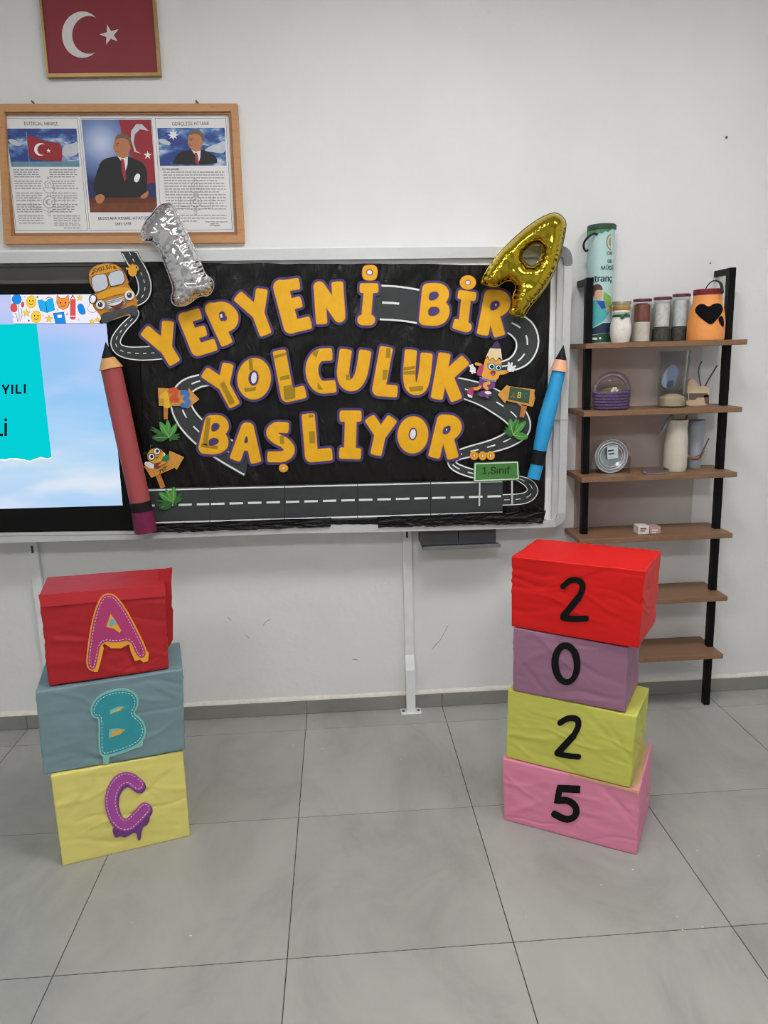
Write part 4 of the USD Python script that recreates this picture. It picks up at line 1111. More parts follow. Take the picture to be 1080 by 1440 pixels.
def figure(f, x, y, s, parent, full):
    g = lambda *pts: f(*[(x + a_ * s, y + b_ * s) for a_, b_ in pts])
    suit = C('suit_black', (26, 26, 28), var=0.1)
    skin, hair = C('print_skin', (178, 118, 78)), C('print_hair', (110, 88, 70))
    if full:
        pr('suit', blob(g((-25, 58), (-110, 75), (-140, 120), (-175, 260), (-150, 300), (-60, 320), (150, 320), (155, 270), (160, 160), (140, 105), (90, 78), (50, 62)), 1), suit, parent)
    else:
        pr('suit', blob(g((-25, 58), (-110, 72), (-148, 130), (-155, 160), (155, 160), (150, 110), (120, 85), (60, 60)), 1), suit, parent)
    pr('shirt', P(g, (-25, 58), (40, 58), (38, 110), (22, 160), (0, 90)), C('print_shirt', (220, 220, 222)), parent)
    pr('tie', P(g, (-2, 78), (14, 78), (20, 100), (30, 190 if full else 158), (20, 215 if full else 158), (4, 150), (0, 100)), C('print_tie', (158, 44, 52)), parent)
    pr('neck', P(g, (-22, 20), (44, 15), (42, 62), (10, 72), (-24, 60)), skin, parent)
    pr('head', blob(g((-46, -10), (-40, -60), (10, -72), (52, -45), (58, 0), (45, 40), (5, 58), (-30, 52), (-44, 25), (-52, 8)), 2), skin, parent)
    pr('hair', blob(g((-40, -48), (-20, -78), (25, -80), (62, -45), (60, 5), (48, -5), (44, -40), (0, -55), (-35, -42)), 2), hair, parent)
    pr('ear', E2(g, (50, 10), 7, 13), skin, parent)
    pr('eyebrow', stroke(g((-38, -16), (-14, -20)), 0.4 * s), C('brow', (74, 54, 42)), parent)
    pr('eye', E2(g, (-25, -8), 5, 3), ink, parent)
    pr('mouth', stroke(g((-36, 30), (-16, 28)), 0.35 * s), C('lips', (132, 72, 58)), parent)


def emblem(f, x, y, s, parent):
    g = lambda *pts: f(*[(x + a_ * s, y + b_ * s) for a_, b_ in pts])
    ln = lambda *pts: stroke(g(*pts), 0.32)
    sh = [E2(g, (0, 0), 52, 52).difference(E2(g, (0, 0), 46, 46)), ln((-52, -122), (52, -122), (35, -85), (0, -75), (-35, -85), (-52, -122)), ln((-14, -75), (-14, -52)), ln((14, -75), (14, -52)),
          ln((-30, -130), (-40, -160), (-10, -180), (-15, -215), (20, -180), (38, -150), (30, -130)), ln((-5, -130), (-15, -155), (5, -170), (15, -140)),
          ln((-8, 52), (-8, 110), (8, 120), (8, 52)), ln((-160, -40), (-150, 60), (-50, 65), (0, 85), (50, 65), (150, 55), (160, -50)), ln((-140, -50), (-130, 45), (-52, 48)), ln((130, -55), (132, 40), (52, 45)),
          E2(g, (-5, 0), 24, 24).difference(E2(g, (3, 0), 20, 19)), star(g((22, 0))[0], 1.6)]
    pr('torch_and_book_emblem', unary_union(sh), M_grey, parent)


def lines(f, rows, parent):
    sh = []
    for (x0, y0, x1, y1, n) in rows:
        for k in range(n):
            pass
    for x0, y0, x1 in rows:
        x = x0
        while x < x1:
            w = rng.uniform(12, 34)
            sh.append(P(f, (x, y0), (min(x + w, x1), y0 - (x - x0) * 0.005), (min(x + w, x1), y0 + 7 - (x - x0) * 0.005), (x, y0 + 7)))
            x += w + 7
    pr('small_print', unary_union(sh), M_grey, parent, kind='stuff')


def lines_(f, rows, parent, hgt):
    sh = []
    for x0, y0, x1 in rows:
        x = x0
        while x < x1:
            w = rng.uniform(2.0, 5.6) * hgt
            sh.append(P(f, (x, y0), (min(x + w, x1), y0), (min(x + w, x1), y0 + hgt), (x, y0 + hgt)))
            x += w + hgt * 0.9
    pr('small_print', unary_union(sh), M_grey, parent, kind='stuff')


# left poster
p1 = t.add('poster', WALL.extr(P(fLP, (20, 205), (662, 205), (748, 1182), (122, 1182)), ZP - 0.001, ZP + 0.0001), M_print, bdp, label='poster with a waving flag above small print')
pr('border_line', border(fLP, ((28, 215), (655, 215), (740, 1170), (136, 1170))), M_pink, bdp)
ptext('heading', 'İSTİKLAL MARŞI', fLP((202, 277))[0], fLP((487, 278))[0], 4.6, M_pink, bdp)
pr('sky_picture', P(fLP, (50, 305), (645, 305), (672, 628), (96, 628)), M_skyp, bdp)
pr('sea_band', P(fLP, (88, 585), (668, 580), (672, 628), (96, 628)), C('sea', (96, 134, 156), var=0.2, scale=60), bdp)
pr('cloud', blob(fLP((522, 470), (560, 440), (620, 430), (655, 410), (668, 520), (600, 540), (530, 545)), 2), C('cloud', (186, 190, 198), var=0.12, scale=50), bdp)
pr('cloud', blob(fLP((62, 400), (100, 390), (150, 410), (190, 440), (150, 455), (90, 430)), 2), C('cloud', (186, 190, 198), var=0.12, scale=50), bdp)
pr('flag_pole', stroke(fLP((222, 335), (250, 622)), 0.5), M_grey, bdp)
pr('flag', pg(chaikin(fLP((224, 345), (300, 385), (380, 410), (450, 420), (522, 432), (528, 592), (460, 575), (390, 578), (320, 565), (246, 560)), 1, True)), C('flag_print', (146, 36, 46)), bdp)
pr('crescent', E2(fLP, (342, 480), 54, 54).difference(E2(fLP, (360, 482), 45, 45)), wht, bdp)
pr('star', star(fLP((410, 492))[0], 3.4), wht, bdp)
rows = []
for y0, n in ((648, 4), (745, 4), (845, 4), (942, 4)):
    for k in range(n):
        y = y0 + k * 20
        dx = (y - 648) * 0.09
        if y < 730 or y > 1000:
            rows += [(112 + dx, y, 350 - rng.uniform(0, 40) + dx * 0.4), (415 + dx * 0.4, y, 650 - rng.uniform(0, 40))]
        else:
            rows += [(112 + dx, y, 362 + rng.uniform(-20, 0)), (440, y, 665 - rng.uniform(0, 40))]
for k in range(4):
    rows += [(155 + k * 2, 1038 + k * 20, 385 - rng.uniform(0, 30)), (450 + k * 2, 1038 + k * 20, 680 - rng.uniform(0, 20))]
rows += [(455, 1115, 680), (540, 1140, 680)]
lines_(fLP, rows, bdp, 8)
emblem(fLP, 415, 925, 1.0, bdp)
# middle poster
lay[0] = 0
t.add('poster', WALL.extr(P(fPo, (46, 108), (495, 106), (536, 800), (105, 806)), ZP - 0.001, ZP + 0.0001), M_print, bdp, label='portrait poster of a person in a black suit')
pr('border_line', border(fPo, ((52, 115), (490, 113), (530, 792), (112, 798))), M_pink, bdp)
M_back = usdkit.material(stage, '/World/Looks/portrait_backdrop', {
    'g': ('geometry', {}), 'v': ('vector_math', {'math_type': 'distance', 'vector2': tuple(map(float, at(*fPo((190, 270))[0], YW)))}), 'mr': ('map_range', {'from_min': 0.0, 'from_max': 0.14, 'to_min': 0.0, 'to_max': 1.0, 'clamp': True}),
    'r': ('rgb_ramp', {'ramp': [(0.0, tuple(lin((196, 206, 226)) / ILL)), (0.5, tuple(lin((112, 132, 182)) / ILL)), (1.0, tuple(lin((36, 44, 90)) / ILL))]}), 'p': ('principled_bsdf', {'roughness': 0.5})},
    [('g.position', 'v.vector1'), ('v.value', 'mr.value'), ('mr.result', 'r.fac'), ('r.color', 'p.base_color')], surface='p.BSDF')
pr('backdrop', P(fPo, (62, 122), (485, 122), (524, 685), (116, 685)), M_back, bdp)
pr('flag_drape', pg(fPo((290, 123), (485, 122), (512, 500), (450, 520), (360, 330), (310, 220))), C('flag_print', (146, 36, 46), var=0.25, scale=30), bdp)
pr('crescent', pg(fPo((362, 240), (365, 190), (395, 150), (430, 150), (470, 190), (420, 180), (388, 210), (380, 260), (395, 310), (425, 328), (385, 318))), C('cloud', (186, 190, 198), var=0.12, scale=50), bdp)
pr('star', star(fPo((465, 338))[0], 6.5, 0.35), wht, bdp)
figure(fPo, 305, 285, 1.0, bdp, True)
pr('flower', blob(fPo((380, 478), (400, 445), (425, 460), (405, 505), (385, 500)), 2), wht, bdp)
pr('lectern', pg(fPo((112, 604), (519, 598), (524, 685), (116, 685))), C('lectern', (112, 60, 36), var=0.25, scale=60), bdp)
pr('lectern_top', pg(fPo((112, 598), (519, 592), (521, 625), (113, 630))), C('lectern_top', (92, 44, 28)), bdp)
for q in (((140, 590), (180, 570), (210, 590), (190, 630), (160, 635)), ((418, 590), (450, 565), (472, 552), (470, 575), (455, 600), (425, 602))):
    pr('hand', blob(fPo(*q), 2), C('print_skin', (178, 118, 78)), bdp)
ptext('caption', 'MUSTAFA KEMAL ATATÜRK', fPo((165, 731))[0], fPo((487, 727))[0], 3.9, M_pink, bdp)
ptext('caption', '1881-1938', fPo((268, 763))[0], fPo((365, 761))[0], 3.6, M_pink, bdp)
# right poster
lay[0] = 0
t.add('poster', WALL.extr(P(fPo, (503, 105), (946, 105), (990, 798), (541, 804)), ZP - 0.001, ZP + 0.0001), M_print, bdp, label='poster with a small portrait against the sky above small print')
pr('border_line', border(fPo, ((509, 113), (940, 112), (980, 790), (549, 796))), M_pink, bdp)
ptext('heading', 'GENÇLİĞE HİTABE', fPo((614, 158))[0], fPo((838, 155))[0], 4.6, M_pink, bdp)
pr('sky_picture', P(fPo, (523, 173), (932, 172), (945, 401), (540, 402)), M_skyp, bdp)
pr('cloud', blob(fPo((800, 310), (850, 280), (900, 265), (936, 245), (942, 330), (860, 320)), 2), C('cloud', (186, 190, 198), var=0.12, scale=50), bdp)
pr('cloud', blob(fPo((528, 240), (560, 235), (612, 265), (590, 280), (535, 262)), 2), C('cloud', (186, 190, 198), var=0.12, scale=50), bdp)
pr('sun_glare', star(fPo((620, 215))[0], 8.0, 0.45, 8), wht, bdp)
figure(fPo, 752, 254, 0.88, bdp, False)
ptext('small_heading', 'Ey Türk gençliği!', fPo((556, 428))[0], fPo((655, 426))[0], 2.4, M_pink, bdp)
rows = [(558 + k * 1.6, 438 + k * 17.2, 930 + k * 1.1 - (rng.uniform(0, 50) if k % 4 == 3 else 0)) for k in range(14)] + [(600, 700, 945), (600, 718, 945), (600, 736, 770), (815, 740, 950), (845, 752, 900)]
lines_(fPo, rows, bdp, 5.4)
pr('signature', stroke(fPo((845, 768), (860, 760), (875, 770), (905, 764)), 0.4, 2), M_pink, bdp)
emblem(fPo, 757, 620, 0.68, bdp)
t.done()

# ------------------------------------------------------------------ stacks of covered boxes


def paperbox(BL, BR, TL, TR, z0, depth, amp, seed, skew=0.0):
    """A box standing at height z0 whose front face has the given corners; returns mesh, the front plane and its top height."""
    A, B = ground(*BL, z0), ground(*BR, z0)
    u = (B - A) / np.linalg.norm(B - A)
    n = np.array([u[1], -u[0], 0])
    n = n if n[1] < 0 else -n
    pl = Plane(A, n)

    def hit(px):
        d = ray(*px)
        return EYE + d * (((A - EYE) @ n) / (d @ n))
    C_, D = hit(TL), hit(TR)
    back = -n * depth + u * skew
    ctop = max(C_[2], D[2]) + 0.0015
    co = np.array([[[A, C_], [A + back, C_ + back]], [[B, D], [B + back, D + back]]])       # [x][y][z]
    size = np.array([np.linalg.norm(B - A), depth, ctop - z0])
    top_of = lambda x: (C_[2] + (D[2] - C_[2]) * x)
    e = 0.012
    def axis(L):
        k = e / L
        return np.unique(np.r_[0, k * 0.35, k, np.linspace(k, 1 - k, 56), 1 - k, 1 - k * 0.35, 1])
    ax = [axis(s_) for s_ in size]
    vs, fs, off = [], [], 0
    for a_ in range(3):
        b_, c_ = (a_ + 1) % 3, (a_ + 2) % 3
        for side in (0, 1):
            g1, g2 = np.meshgrid(ax[b_], ax[c_], indexing='ij')
            p = np.zeros((*g1.shape, 3))
            p[..., a_], p[..., b_], p[..., c_] = side, g1, g2
            idx = np.arange(g1.size).reshape(g1.shape) + off
            f = np.concatenate([np.stack([idx[:-1, :-1], idx[1:, :-1], idx[1:, 1:]], -1).reshape(-1, 3), np.stack([idx[:-1, :-1], idx[1:, 1:], idx[:-1, 1:]], -1).reshape(-1, 3)])
            vs.append(p.reshape(-1, 3))
            fs.append(f if side else f[:, ::-1])
            off += g1.size
    p, f = np.vstack(vs), np.vstack(fs)
    q = p * size
    r = 0.004
    qc = np.clip(q, r, size - r)
    d = q - qc
    nd = np.linalg.norm(d, axis=1, keepdims=True)
    q = qc + np.where(nd > 0, d / np.maximum(nd, 1e-9) * r, 0)
    p = q / size
    w = lambda k, s_: np.where(s_, p[:, k], 1 - p[:, k])[:, None]
    v = sum(w(0, i_) * w(1, j_) * w(2, k_) * co[i_][j_][k_] for i_ in (0, 1) for j_ in (0, 1) for k_ in (0, 1))
    inner = np.clip(np.minimum(q, size - q).clip(0, 0.05).sum(1) / 0.1, 0, 1)
    nz = (meshkit.fbm(v * 9, 4, seed) - 0.5) * 2 * amp * inner + (meshkit.fbm(v * np.array([14, 14, 40]), 3, seed + 9) - 0.5) * amp * inner
    rr = np.random.default_rng(seed)
    for _ in range(9):                                           # long soft creases in the paper
        c0, an = rr.uniform(0, 1, 3) * size, rr.normal(0.0, 0.45)
        sgn, wd_, ln = rr.choice([-1, 1]), rr.uniform(0.004, 0.010), rr.uniform(0.05, 0.16)
        for k in (0, 1):                                         # across the width on the front and back, across the depth on the sides
            a1, a2 = q[:, k] - c0[k], q[:, 2] - c0[2]
            t_, n_ = a1 * math.cos(an) + a2 * math.sin(an), -a1 * math.sin(an) + a2 * math.cos(an) + 0.012 * np.sin(a1 * 25)
            on = np.abs(p - 0.5).argmax(1) == (1 - k)
            nz = nz + on * sgn * 0.0024 * np.exp(-(n_ / wd_) ** 2 - (t_ / ln) ** 2) * np.clip(inner * 2, 0, 1)
    cen = v.mean(0)
    face = np.abs(p - 0.5).argmax(1)
    nrm = np.zeros_like(v)
    sg = np.sign(p - 0.5)
    for k, vec in enumerate((u, -n, np.array([0, 0, 1.0]))):
        nrm[face == k] = sg[face == k][:, k][:, None] * vec
    v = v + nrm * nz[:, None]
    v[:, 2] = np.clip(v[:, 2], z0 + 0.0004, ctop - 0.0002)
    m = trimesh.Trimesh(v, f, process=False)
    m.merge_vertices(digits_vertex=7)
    m.fix_normals()
    return m, pl, ctop, (A, B, C_, D, u, n)


def boxthing(label, q, z0, depth, m, amp, seed, **kw):
    t = Thing('covered_box', label, 'box')
    mesh, pl, top, fr = paperbox(*q, z0, depth, amp, seed, **kw)
    t.add('box_body', mesh, m, smooth=45)
    return t, pl, top, fr


def paper(name, rgb, bump=0.45, rough=0.5, var=0.03):
    return mat(name, rgb, rough, var=var, scale=6, bump=bump, bscale=5, bdist=0.012, stretch=(1, 1, 2.4), spec=0.3, bdetail=2.0)


P_red, P_teal, P_yel = paper('crepe_red', (164, 32, 38)), paper('grey_teal_paper', (112, 136, 142), var=0.08), paper('lemon_paper', (214, 204, 116))
P_scar, P_mauve, P_lime, P_pnk = paper('scarlet_paper', (206, 20, 18)), paper('mauve_paper', (146, 104, 128)), paper('lime_paper', (190, 190, 88)), paper('pink_paper', (214, 130, 158))


def stick(t, pl, name, shape, m, k, parent=None, label=None):
    """Glues a paper cut-out on the front of a box, layer k."""
    return t.add(name, pl.extr(shape, 0.0005 if k == 0 else 0.0035 + 0.0006 * k, 0.0045 + 0.0006 * k), m, parent, label)


def stitches(t, pl, shape, inset, m, k, parent, on=2.6, off=2.0, w=0.75):
    sh = []
    for g in polys(shape.buffer(-inset)):
        for ring in [g.exterior]:
            sh += dashes(LineString(ring.coords), on, off, w)
    for s_ in sh:
        stick(t, pl, 'stitch', s_, m, k, parent)


stitch = C('stitch_white', (226, 208, 216))
# left stack: yellow C, grey-teal B, red A
t, pl, zC, _ = boxthing('lemon yellow paper-covered box with a purple letter C, bottom of the left stack', ((87.7, 1218.3), (267.7, 1175.7), (71, 1091.7), (257.3, 1056)), 0.0, 0.30, P_yel, 0.0035, 21)
magc, prp = C('letter_magenta', (162, 72, 152)), C('letter_purple', (106, 52, 122))
cs = stroke(fBx((608, 1012), (565, 978), (512, 1000), (482, 1080), (505, 1165), (555, 1200), (600, 1160), (638, 1118)), 27 / 3.13, 2)
drip = unary_union([Polygon([(x + 1.6, y + 3.2) for x, y in cs.exterior.coords]).buffer(0.6), blob(fBx((490, 1200), (505, 1250), (530, 1238), (550, 1248), (600, 1215), (605, 1258), (620, 1258), (625, 1200), (655, 1185), (662, 1140), (560, 1190)), 2)])
i = stick(t, pl, 'letter_back', drip, prp, 0, label='dark purple dripping back of the letter C')  # cut paper layer glued behind the letter face
i = stick(t, pl, 'letter_face', cs, magc, 1, label='magenta letter C')
stitches(t, pl, cs, 2.6, stitch, 2, i)
t.done()
t, pl, zB, fr = boxthing('grey-teal paper-covered box with a teal letter B, middle of the left stack', ((60.7, 1090), (260.4, 1054.8), (49.5, 973.3), (257, 941.3)), zC, 0.24, P_teal, 0.0030, 22)
tl1, tl2, og = C('letter_teal', (44, 142, 152)), C('letter_pale_teal', (126, 184, 172)), C('letter_orange', (214, 166, 66))
bs = blob(fBx((402, 690), (415, 650), (450, 618), (505, 600), (560, 598), (598, 620), (605, 662), (580, 702), (622, 730), (640, 775), (622, 820), (580, 848), (520, 868), (450, 888), (440, 850), (442, 712), (418, 716)), 2)
h1, h2 = P(fBx, (484, 684), (520, 668), (550, 668), (528, 688), (485, 702)), P(fBx, (480, 768), (516, 764), (553, 768), (530, 790), (480, 808))
bs_ = bs.difference(h1).difference(h2)
stick(t, pl, 'letter_back', unary_union([bs.buffer(2.4), pg(fBx((452, 880), (455, 922), (478, 922), (482, 890), (505, 885), (560, 868), (600, 850), (610, 852), (628, 840), (630, 815), (560, 850)))]), tl2, 0, label='pale teal dripping back of the letter B')
i = stick(t, pl, 'letter_face', bs_, tl1, 1, label='teal letter B')
stick(t, pl, 'letter_hole', P(fBx, (486, 700), (528, 686), (548, 669), (520, 680)), og, 1, i)
stick(t, pl, 'letter_hole', P(fBx, (484, 806), (500, 778), (550, 769), (530, 789)), og, 1, i)
stitches(t, pl, bs, 2.6, stitch, 2, i)
A_, B_, C_, D_, u_, n_v = fr
# paper flap folded up at the right back of the box
fp = Plane(B_ - n_v * 0.235, n_v)
t.add('paper_flap', fp.extr(pg([(236, 912), (249, 905.5), (253, 906), (256, 932), (254, 941), (236, 944)]), -0.0015, 0.0015), P_teal)
t.done()
t, pl, zA, fr = boxthing('red paper-covered box with a pink letter A, top of the left stack', ((68.5, 965.3), (237.3, 940.7), (54.5, 836.5), (231.7, 822)), zB, 0.19, P_red, 0.0030, 23)
A_, B_, C_, D_, u_, n_v = fr
band = pg([(54.0, 836.8), (232.2, 822.2), (232.8, 838.5), (57.3, 854.0)])
t.add('lid_flap', pl.extr(band, 0.001, 0.0042), paper('crepe_red_lid', (182, 44, 50)), label='folded lid strip')
fp = Plane(D_ - n_v * 0.05, n_v)
t.add('paper_flap', fp.extr(pg([(222, 802), (236, 799), (242.5, 798), (241, 818), (242, 840), (241.5, 852), (243.5, 858), (243, 900), (238, 909), (224, 910)]), -0.001, 0.001), P_red, label='loose red paper edge')
am, ao = C('letter_pink', (170, 52, 108)), C('letter_amber', (226, 160, 44))
as_ = blob(fB4((452, 318), (478, 322), (502, 345), (535, 395), (575, 470), (612, 548), (615, 575), (598, 588), (575, 575), (550, 508), (500, 522), (425, 514), (412, 595), (402, 630), (385, 638), (368, 615), (372, 560), (390, 440), (412, 365), (432, 328)), 2)
ah = P(fB4, (466, 398), (490, 432), (512, 470), (505, 480), (480, 462), (448, 455))
stick(t, pl, 'letter_back', unary_union([as_.buffer(2.0), pg(fB4((425, 515), (438, 545), (425, 600), (412, 645), (395, 645), (400, 560))), pg(fB4((440, 525), (470, 545), (510, 545), (545, 528), (552, 560), (570, 600), (590, 592), (605, 605), (625, 600), (628, 565), (560, 500)))]), ao, 0, label='amber dripping back of the letter A')
i = stick(t, pl, 'letter_face', as_.difference(ah), am, 1, label='pink letter A')
stick(t, pl, 'letter_hole', P(fB4, (470, 415), (492, 440), (474, 452), (458, 448)), C('letter_sky', (98, 170, 176)), 1, i)
stitches(t, pl, as_, 2.6, stitch, 2, i)
t.done()

# right stack: pink 5, lime 2, mauve 0, scarlet 2
M_digit = C('digit_black', (16, 16, 17), rough=0.7, spec=0.15)


def digit(t, pl, shape, what):
    stick(t, pl, 'digit', shape.buffer(0.2), M_digit, 0, label='black digit ' + what)


t, pl, z1, fr = boxthing('pink paper-covered box with a black 5, bottom of the right stack', ((708.5, 1153), (895.3, 1203), (706, 1066.8), (899.4, 1112)), 0.0, 0.30, P_pnk, 0.0028, 31)
digit(t, pl, unary_union([flat(fRb((298, 1092), (390, 1096)), 27 / 2.88), flat(fRb((308, 1090), (297, 1152)), 24 / 2.88), stroke(fRb((300, 1140), (345, 1140), (376, 1168), (374, 1205), (335, 1222), (286, 1196)), 12 / 2.88, 2)]), '5')
A_, B_, C_, D_, u_, n_v = fr
tape = pg([(899, 1112.5), (893, 1111), (800, 1088.5), (800, 1090.5), (893, 1115), (898.5, 1116)])
t.add('packing_tape', pl.extr(tape.buffer(0.2), 0.003, 0.0045), mat('kraft_tape', (204, 160, 120), 0.35), label='strip of brown packing tape')
t.add('bare_cardboard_top', trimesh.util.concatenate([trimesh.Trimesh(np.array([C_ + u_ * 0.30 - n_v * 0.01 + [0, 0, 0.001], D_ - n_v * 0.01 - u_ * 0.006 + [0, 0, 0.001], D_ - n_v * 0.29 - u_ * 0.006 + [0, 0, 0.001], C_ + u_ * 0.30 - n_v * 0.29 + [0, 0, 0.001]]), [[0, 1, 2], [0, 2, 3]])]), mat('cardboard', (190, 158, 116), 0.6), label='bare brown cardboard top')
t.done()
t, pl, z2, fr = boxthing('lime yellow paper-covered box with a black 2, third from the top of the right stack', ((711.3, 1065), (885.6, 1108.5), (713.7, 969.6), (896, 1007.8)), z1, 0.215, P_lime, 0.0028, 32)
digit(t, pl, unary_union([stroke(fRb((310, 826), (340, 806), (380, 808), (386, 840), (360, 884)), 11 / 2.88, 2), stroke(fRb((362, 880), (300, 948)), 13 / 2.88), stroke(fRb((298, 950), (325, 958), (384, 964)), 9.5 / 2.88, 1)]), '2')
t.done()
t, pl, z3, fr = boxthing('mauve paper-covered box with a black 0, second from the top of the right stack', ((721, 971.3), (879.7, 1002.6), (721.7, 882.8), (884, 911)), z2, 0.22, P_mauve, 0.0022, 33)
digit(t, pl, E2(fRb, (333, 586), 58, 86, -3).difference(E2(fRb, (334, 588), 32, 63, -3)), '0')
t.done()
t, pl, z4, fr = boxthing('bright red paper-covered box with a black 2, top of the right stack', ((718.9, 881), (898, 912.3), (718.9, 782), (907.4, 803)), z3, 0.24, P_scar, 0.0030, 34)
digit(t, pl, unary_union([stroke(fRb((322, 272), (350, 246), (392, 248), (404, 280), (382, 325)), 11 / 2.88, 2), stroke(fRb((384, 318), (324, 392)), 13 / 2.88), stroke(fRb((322, 400), (360, 406), (414, 403)), 11 / 2.88, 1)]), '2')
t.done()

# ------------------------------------------------------------------ ladder shelf
M_steel = mat('black_steel', (14, 14, 15), 0.4, ill=1.0, spec=0.15)
M_board = wood('shelf_wood', (132, 98, 72), 7.0, (1.0, 14.0, 1.0))
sh = Thing('ladder_shelf', 'tall shelf of six brown boards on two black steel poles, right of the board', 'shelf')
SZ = [1.560, 1.303, 1.045, 0.795, 0.527, 0.272]
SX0, SX1, SYF, SYB, ST = 0.945, 1.575, 2.782, YW - 0.004, 0.020
for z_ in SZ:
    sh.add('shelf_board', bx(SX0, SX1, SYF, SYB, z_ - ST, z_, 0.0015), M_board)


def smudge_backing(name, warm, cool):  # brown smudge tone fading to wall grey, for the added panels
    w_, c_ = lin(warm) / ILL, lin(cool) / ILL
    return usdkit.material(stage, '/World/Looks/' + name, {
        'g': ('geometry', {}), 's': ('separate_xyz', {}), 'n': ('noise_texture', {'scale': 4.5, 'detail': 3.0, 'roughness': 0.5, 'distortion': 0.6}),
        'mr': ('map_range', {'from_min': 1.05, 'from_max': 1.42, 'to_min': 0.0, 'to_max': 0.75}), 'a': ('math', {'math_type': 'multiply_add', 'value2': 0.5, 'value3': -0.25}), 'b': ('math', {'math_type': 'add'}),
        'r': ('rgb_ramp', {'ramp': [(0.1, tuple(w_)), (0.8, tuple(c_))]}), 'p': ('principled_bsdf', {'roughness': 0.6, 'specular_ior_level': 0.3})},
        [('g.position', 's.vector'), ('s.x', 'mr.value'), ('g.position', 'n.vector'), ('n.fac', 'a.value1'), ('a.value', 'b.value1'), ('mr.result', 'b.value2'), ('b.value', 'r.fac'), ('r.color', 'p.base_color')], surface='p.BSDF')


for k_, (wm, cl) in enumerate((((184, 162, 152), (206, 200, 197)), ((178, 154, 144), (204, 198, 194)), ((150, 130, 126), (186, 182, 176)))):  # panels added to imitate the brownish smudges between the upper boards
    sh.add('added_smudge_panel', bx(0.985, 1.50, YW - 0.0035, YW - 0.0005, SZ[k_ + 1], SZ[k_] - ST), smudge_backing(f'smudge_backing_{["upper", "middle", "lower"][k_]}', wm, cl), label='added panel coloured like the brownish grey smudges behind the shelf')


def polemesh(xb, xt, zt):
    m = bx(-0.013, 0.013, 2.862, 2.892, 0, zt, 0.002)
    v = np.array(m.vertices)
    v[:, 0] += xb + (xt - xb) * v[:, 2] / zt
    return trimesh.Trimesh(v, m.faces, process=False)


PL = sh.add('pole', polemesh(1.563, 1.541, 1.832), M_steel)
sh.add('wall_bracket', bx(1.530, 1.552, 2.885, YW, 1.808, 1.832, 0.002), M_steel, PL)
PL = sh.add('pole', polemesh(1.000, 0.980, 1.806), M_steel)
sh.add('wall_bracket', bx(0.969, 0.991, 2.885, YW, 1.780, 1.804, 0.002), M_steel, PL)
sh.done()

# ------------------------------------------------------------------ things on the shelf


def glassmat(name, tint):
    MATS[name] = usdkit.material(stage, '/World/Looks/' + name, {
        't': ('transparent_bsdf', {'color': tint}), 'g': ('glossy_bsdf', {'roughness': 0.06, 'color': (0.9, 0.9, 0.9)}), 'f': ('layer_weight', {'blend': 0.2}), 'k': ('math', {'math_type': 'multiply', 'value2': 0.45}), 'm': ('mix_closure', {})},
        [('f.fresnel', 'k.value1'), ('k.value', 'm.fac'), ('t.BSDF', 'm.closure1'), ('g.BSDF', 'm.closure2')], surface='m.closure')
    return MATS[name]


GL = glassmat('clear_glass', (0.92, 0.94, 0.94))
yT = 2.885


def cyl_wrap(cx, cy, r):
    """Maps a pixel to the near side of an upright cylinder."""
    def g(px, py):
        d = ray(px, py)
        a_, b_, c_ = d[0] ** 2 + d[1] ** 2, 2 * (d[0] * (-cx) + d[1] * (-cy)), cx * cx + cy * cy - r * r
        k = b_ * b_ - 4 * a_ * c_
        s_ = (-b_ - math.sqrt(max(k, 0))) / (2 * a_)
        return EYE + d * s_
    return g


def wrap(poly, cx, cy, r, th, step=1.2):
    """A printed or glued patch that follows an upright cylinder."""
    ms = []
    g = cyl_wrap(cx, cy, r + th)
    for q in polys(poly):
        q = q.simplify(0.1)
        q2 = q.segmentize(step)
        lo = q2.bounds
        bp = [np.array(r_.coords)[:-1] for r_ in [q2.exterior] + list(q2.interiors)]
        xs_, ys_ = np.meshgrid(np.arange(lo[0], lo[2], step), np.arange(lo[1], lo[3], step * 2))
        ip = np.c_[xs_.ravel(), ys_.ravel()]
        ip = ip[shapely.contains_xy(q2.buffer(-step * 0.4), ip[:, 0], ip[:, 1])]
        pts = np.vstack(bp + [ip])
        if len(pts) < 4:
            continue
        tri = Delaunay(pts).simplices
        cen = pts[tri].mean(1)
        tri = tri[shapely.contains_xy(q2, cen[:, 0], cen[:, 1])]
        v = np.array([g(*p) for p in pts])
        m = trimesh.Trimesh(v, tri, process=False)
        if (m.face_normals[:, 1]).mean() > 0:
            m.invert()
        ms.append(m)
    return trimesh.util.concatenate(ms)


def cyl_text(txt, cx, cy, r, ang0, z, hgt, th=0.0006, bold=False):
    """Lettering wrapped around a cylinder from the angle ang0 (0 faces the room)."""
    m = meshkit.text_mesh(txt, hgt, 0.0006, bold)
    m = m.subdivide_to_size(0.006)
    v = np.array(m.vertices)
    a_ = ang0 + v[:, 0] / r
    rr = r + v[:, 2] + 0.0002
    return trimesh.Trimesh(np.c_[cx + rr * np.sin(a_), cy - rr * np.cos(a_), z + v[:, 1]], m.faces, process=False)


zs1 = SZ[0]
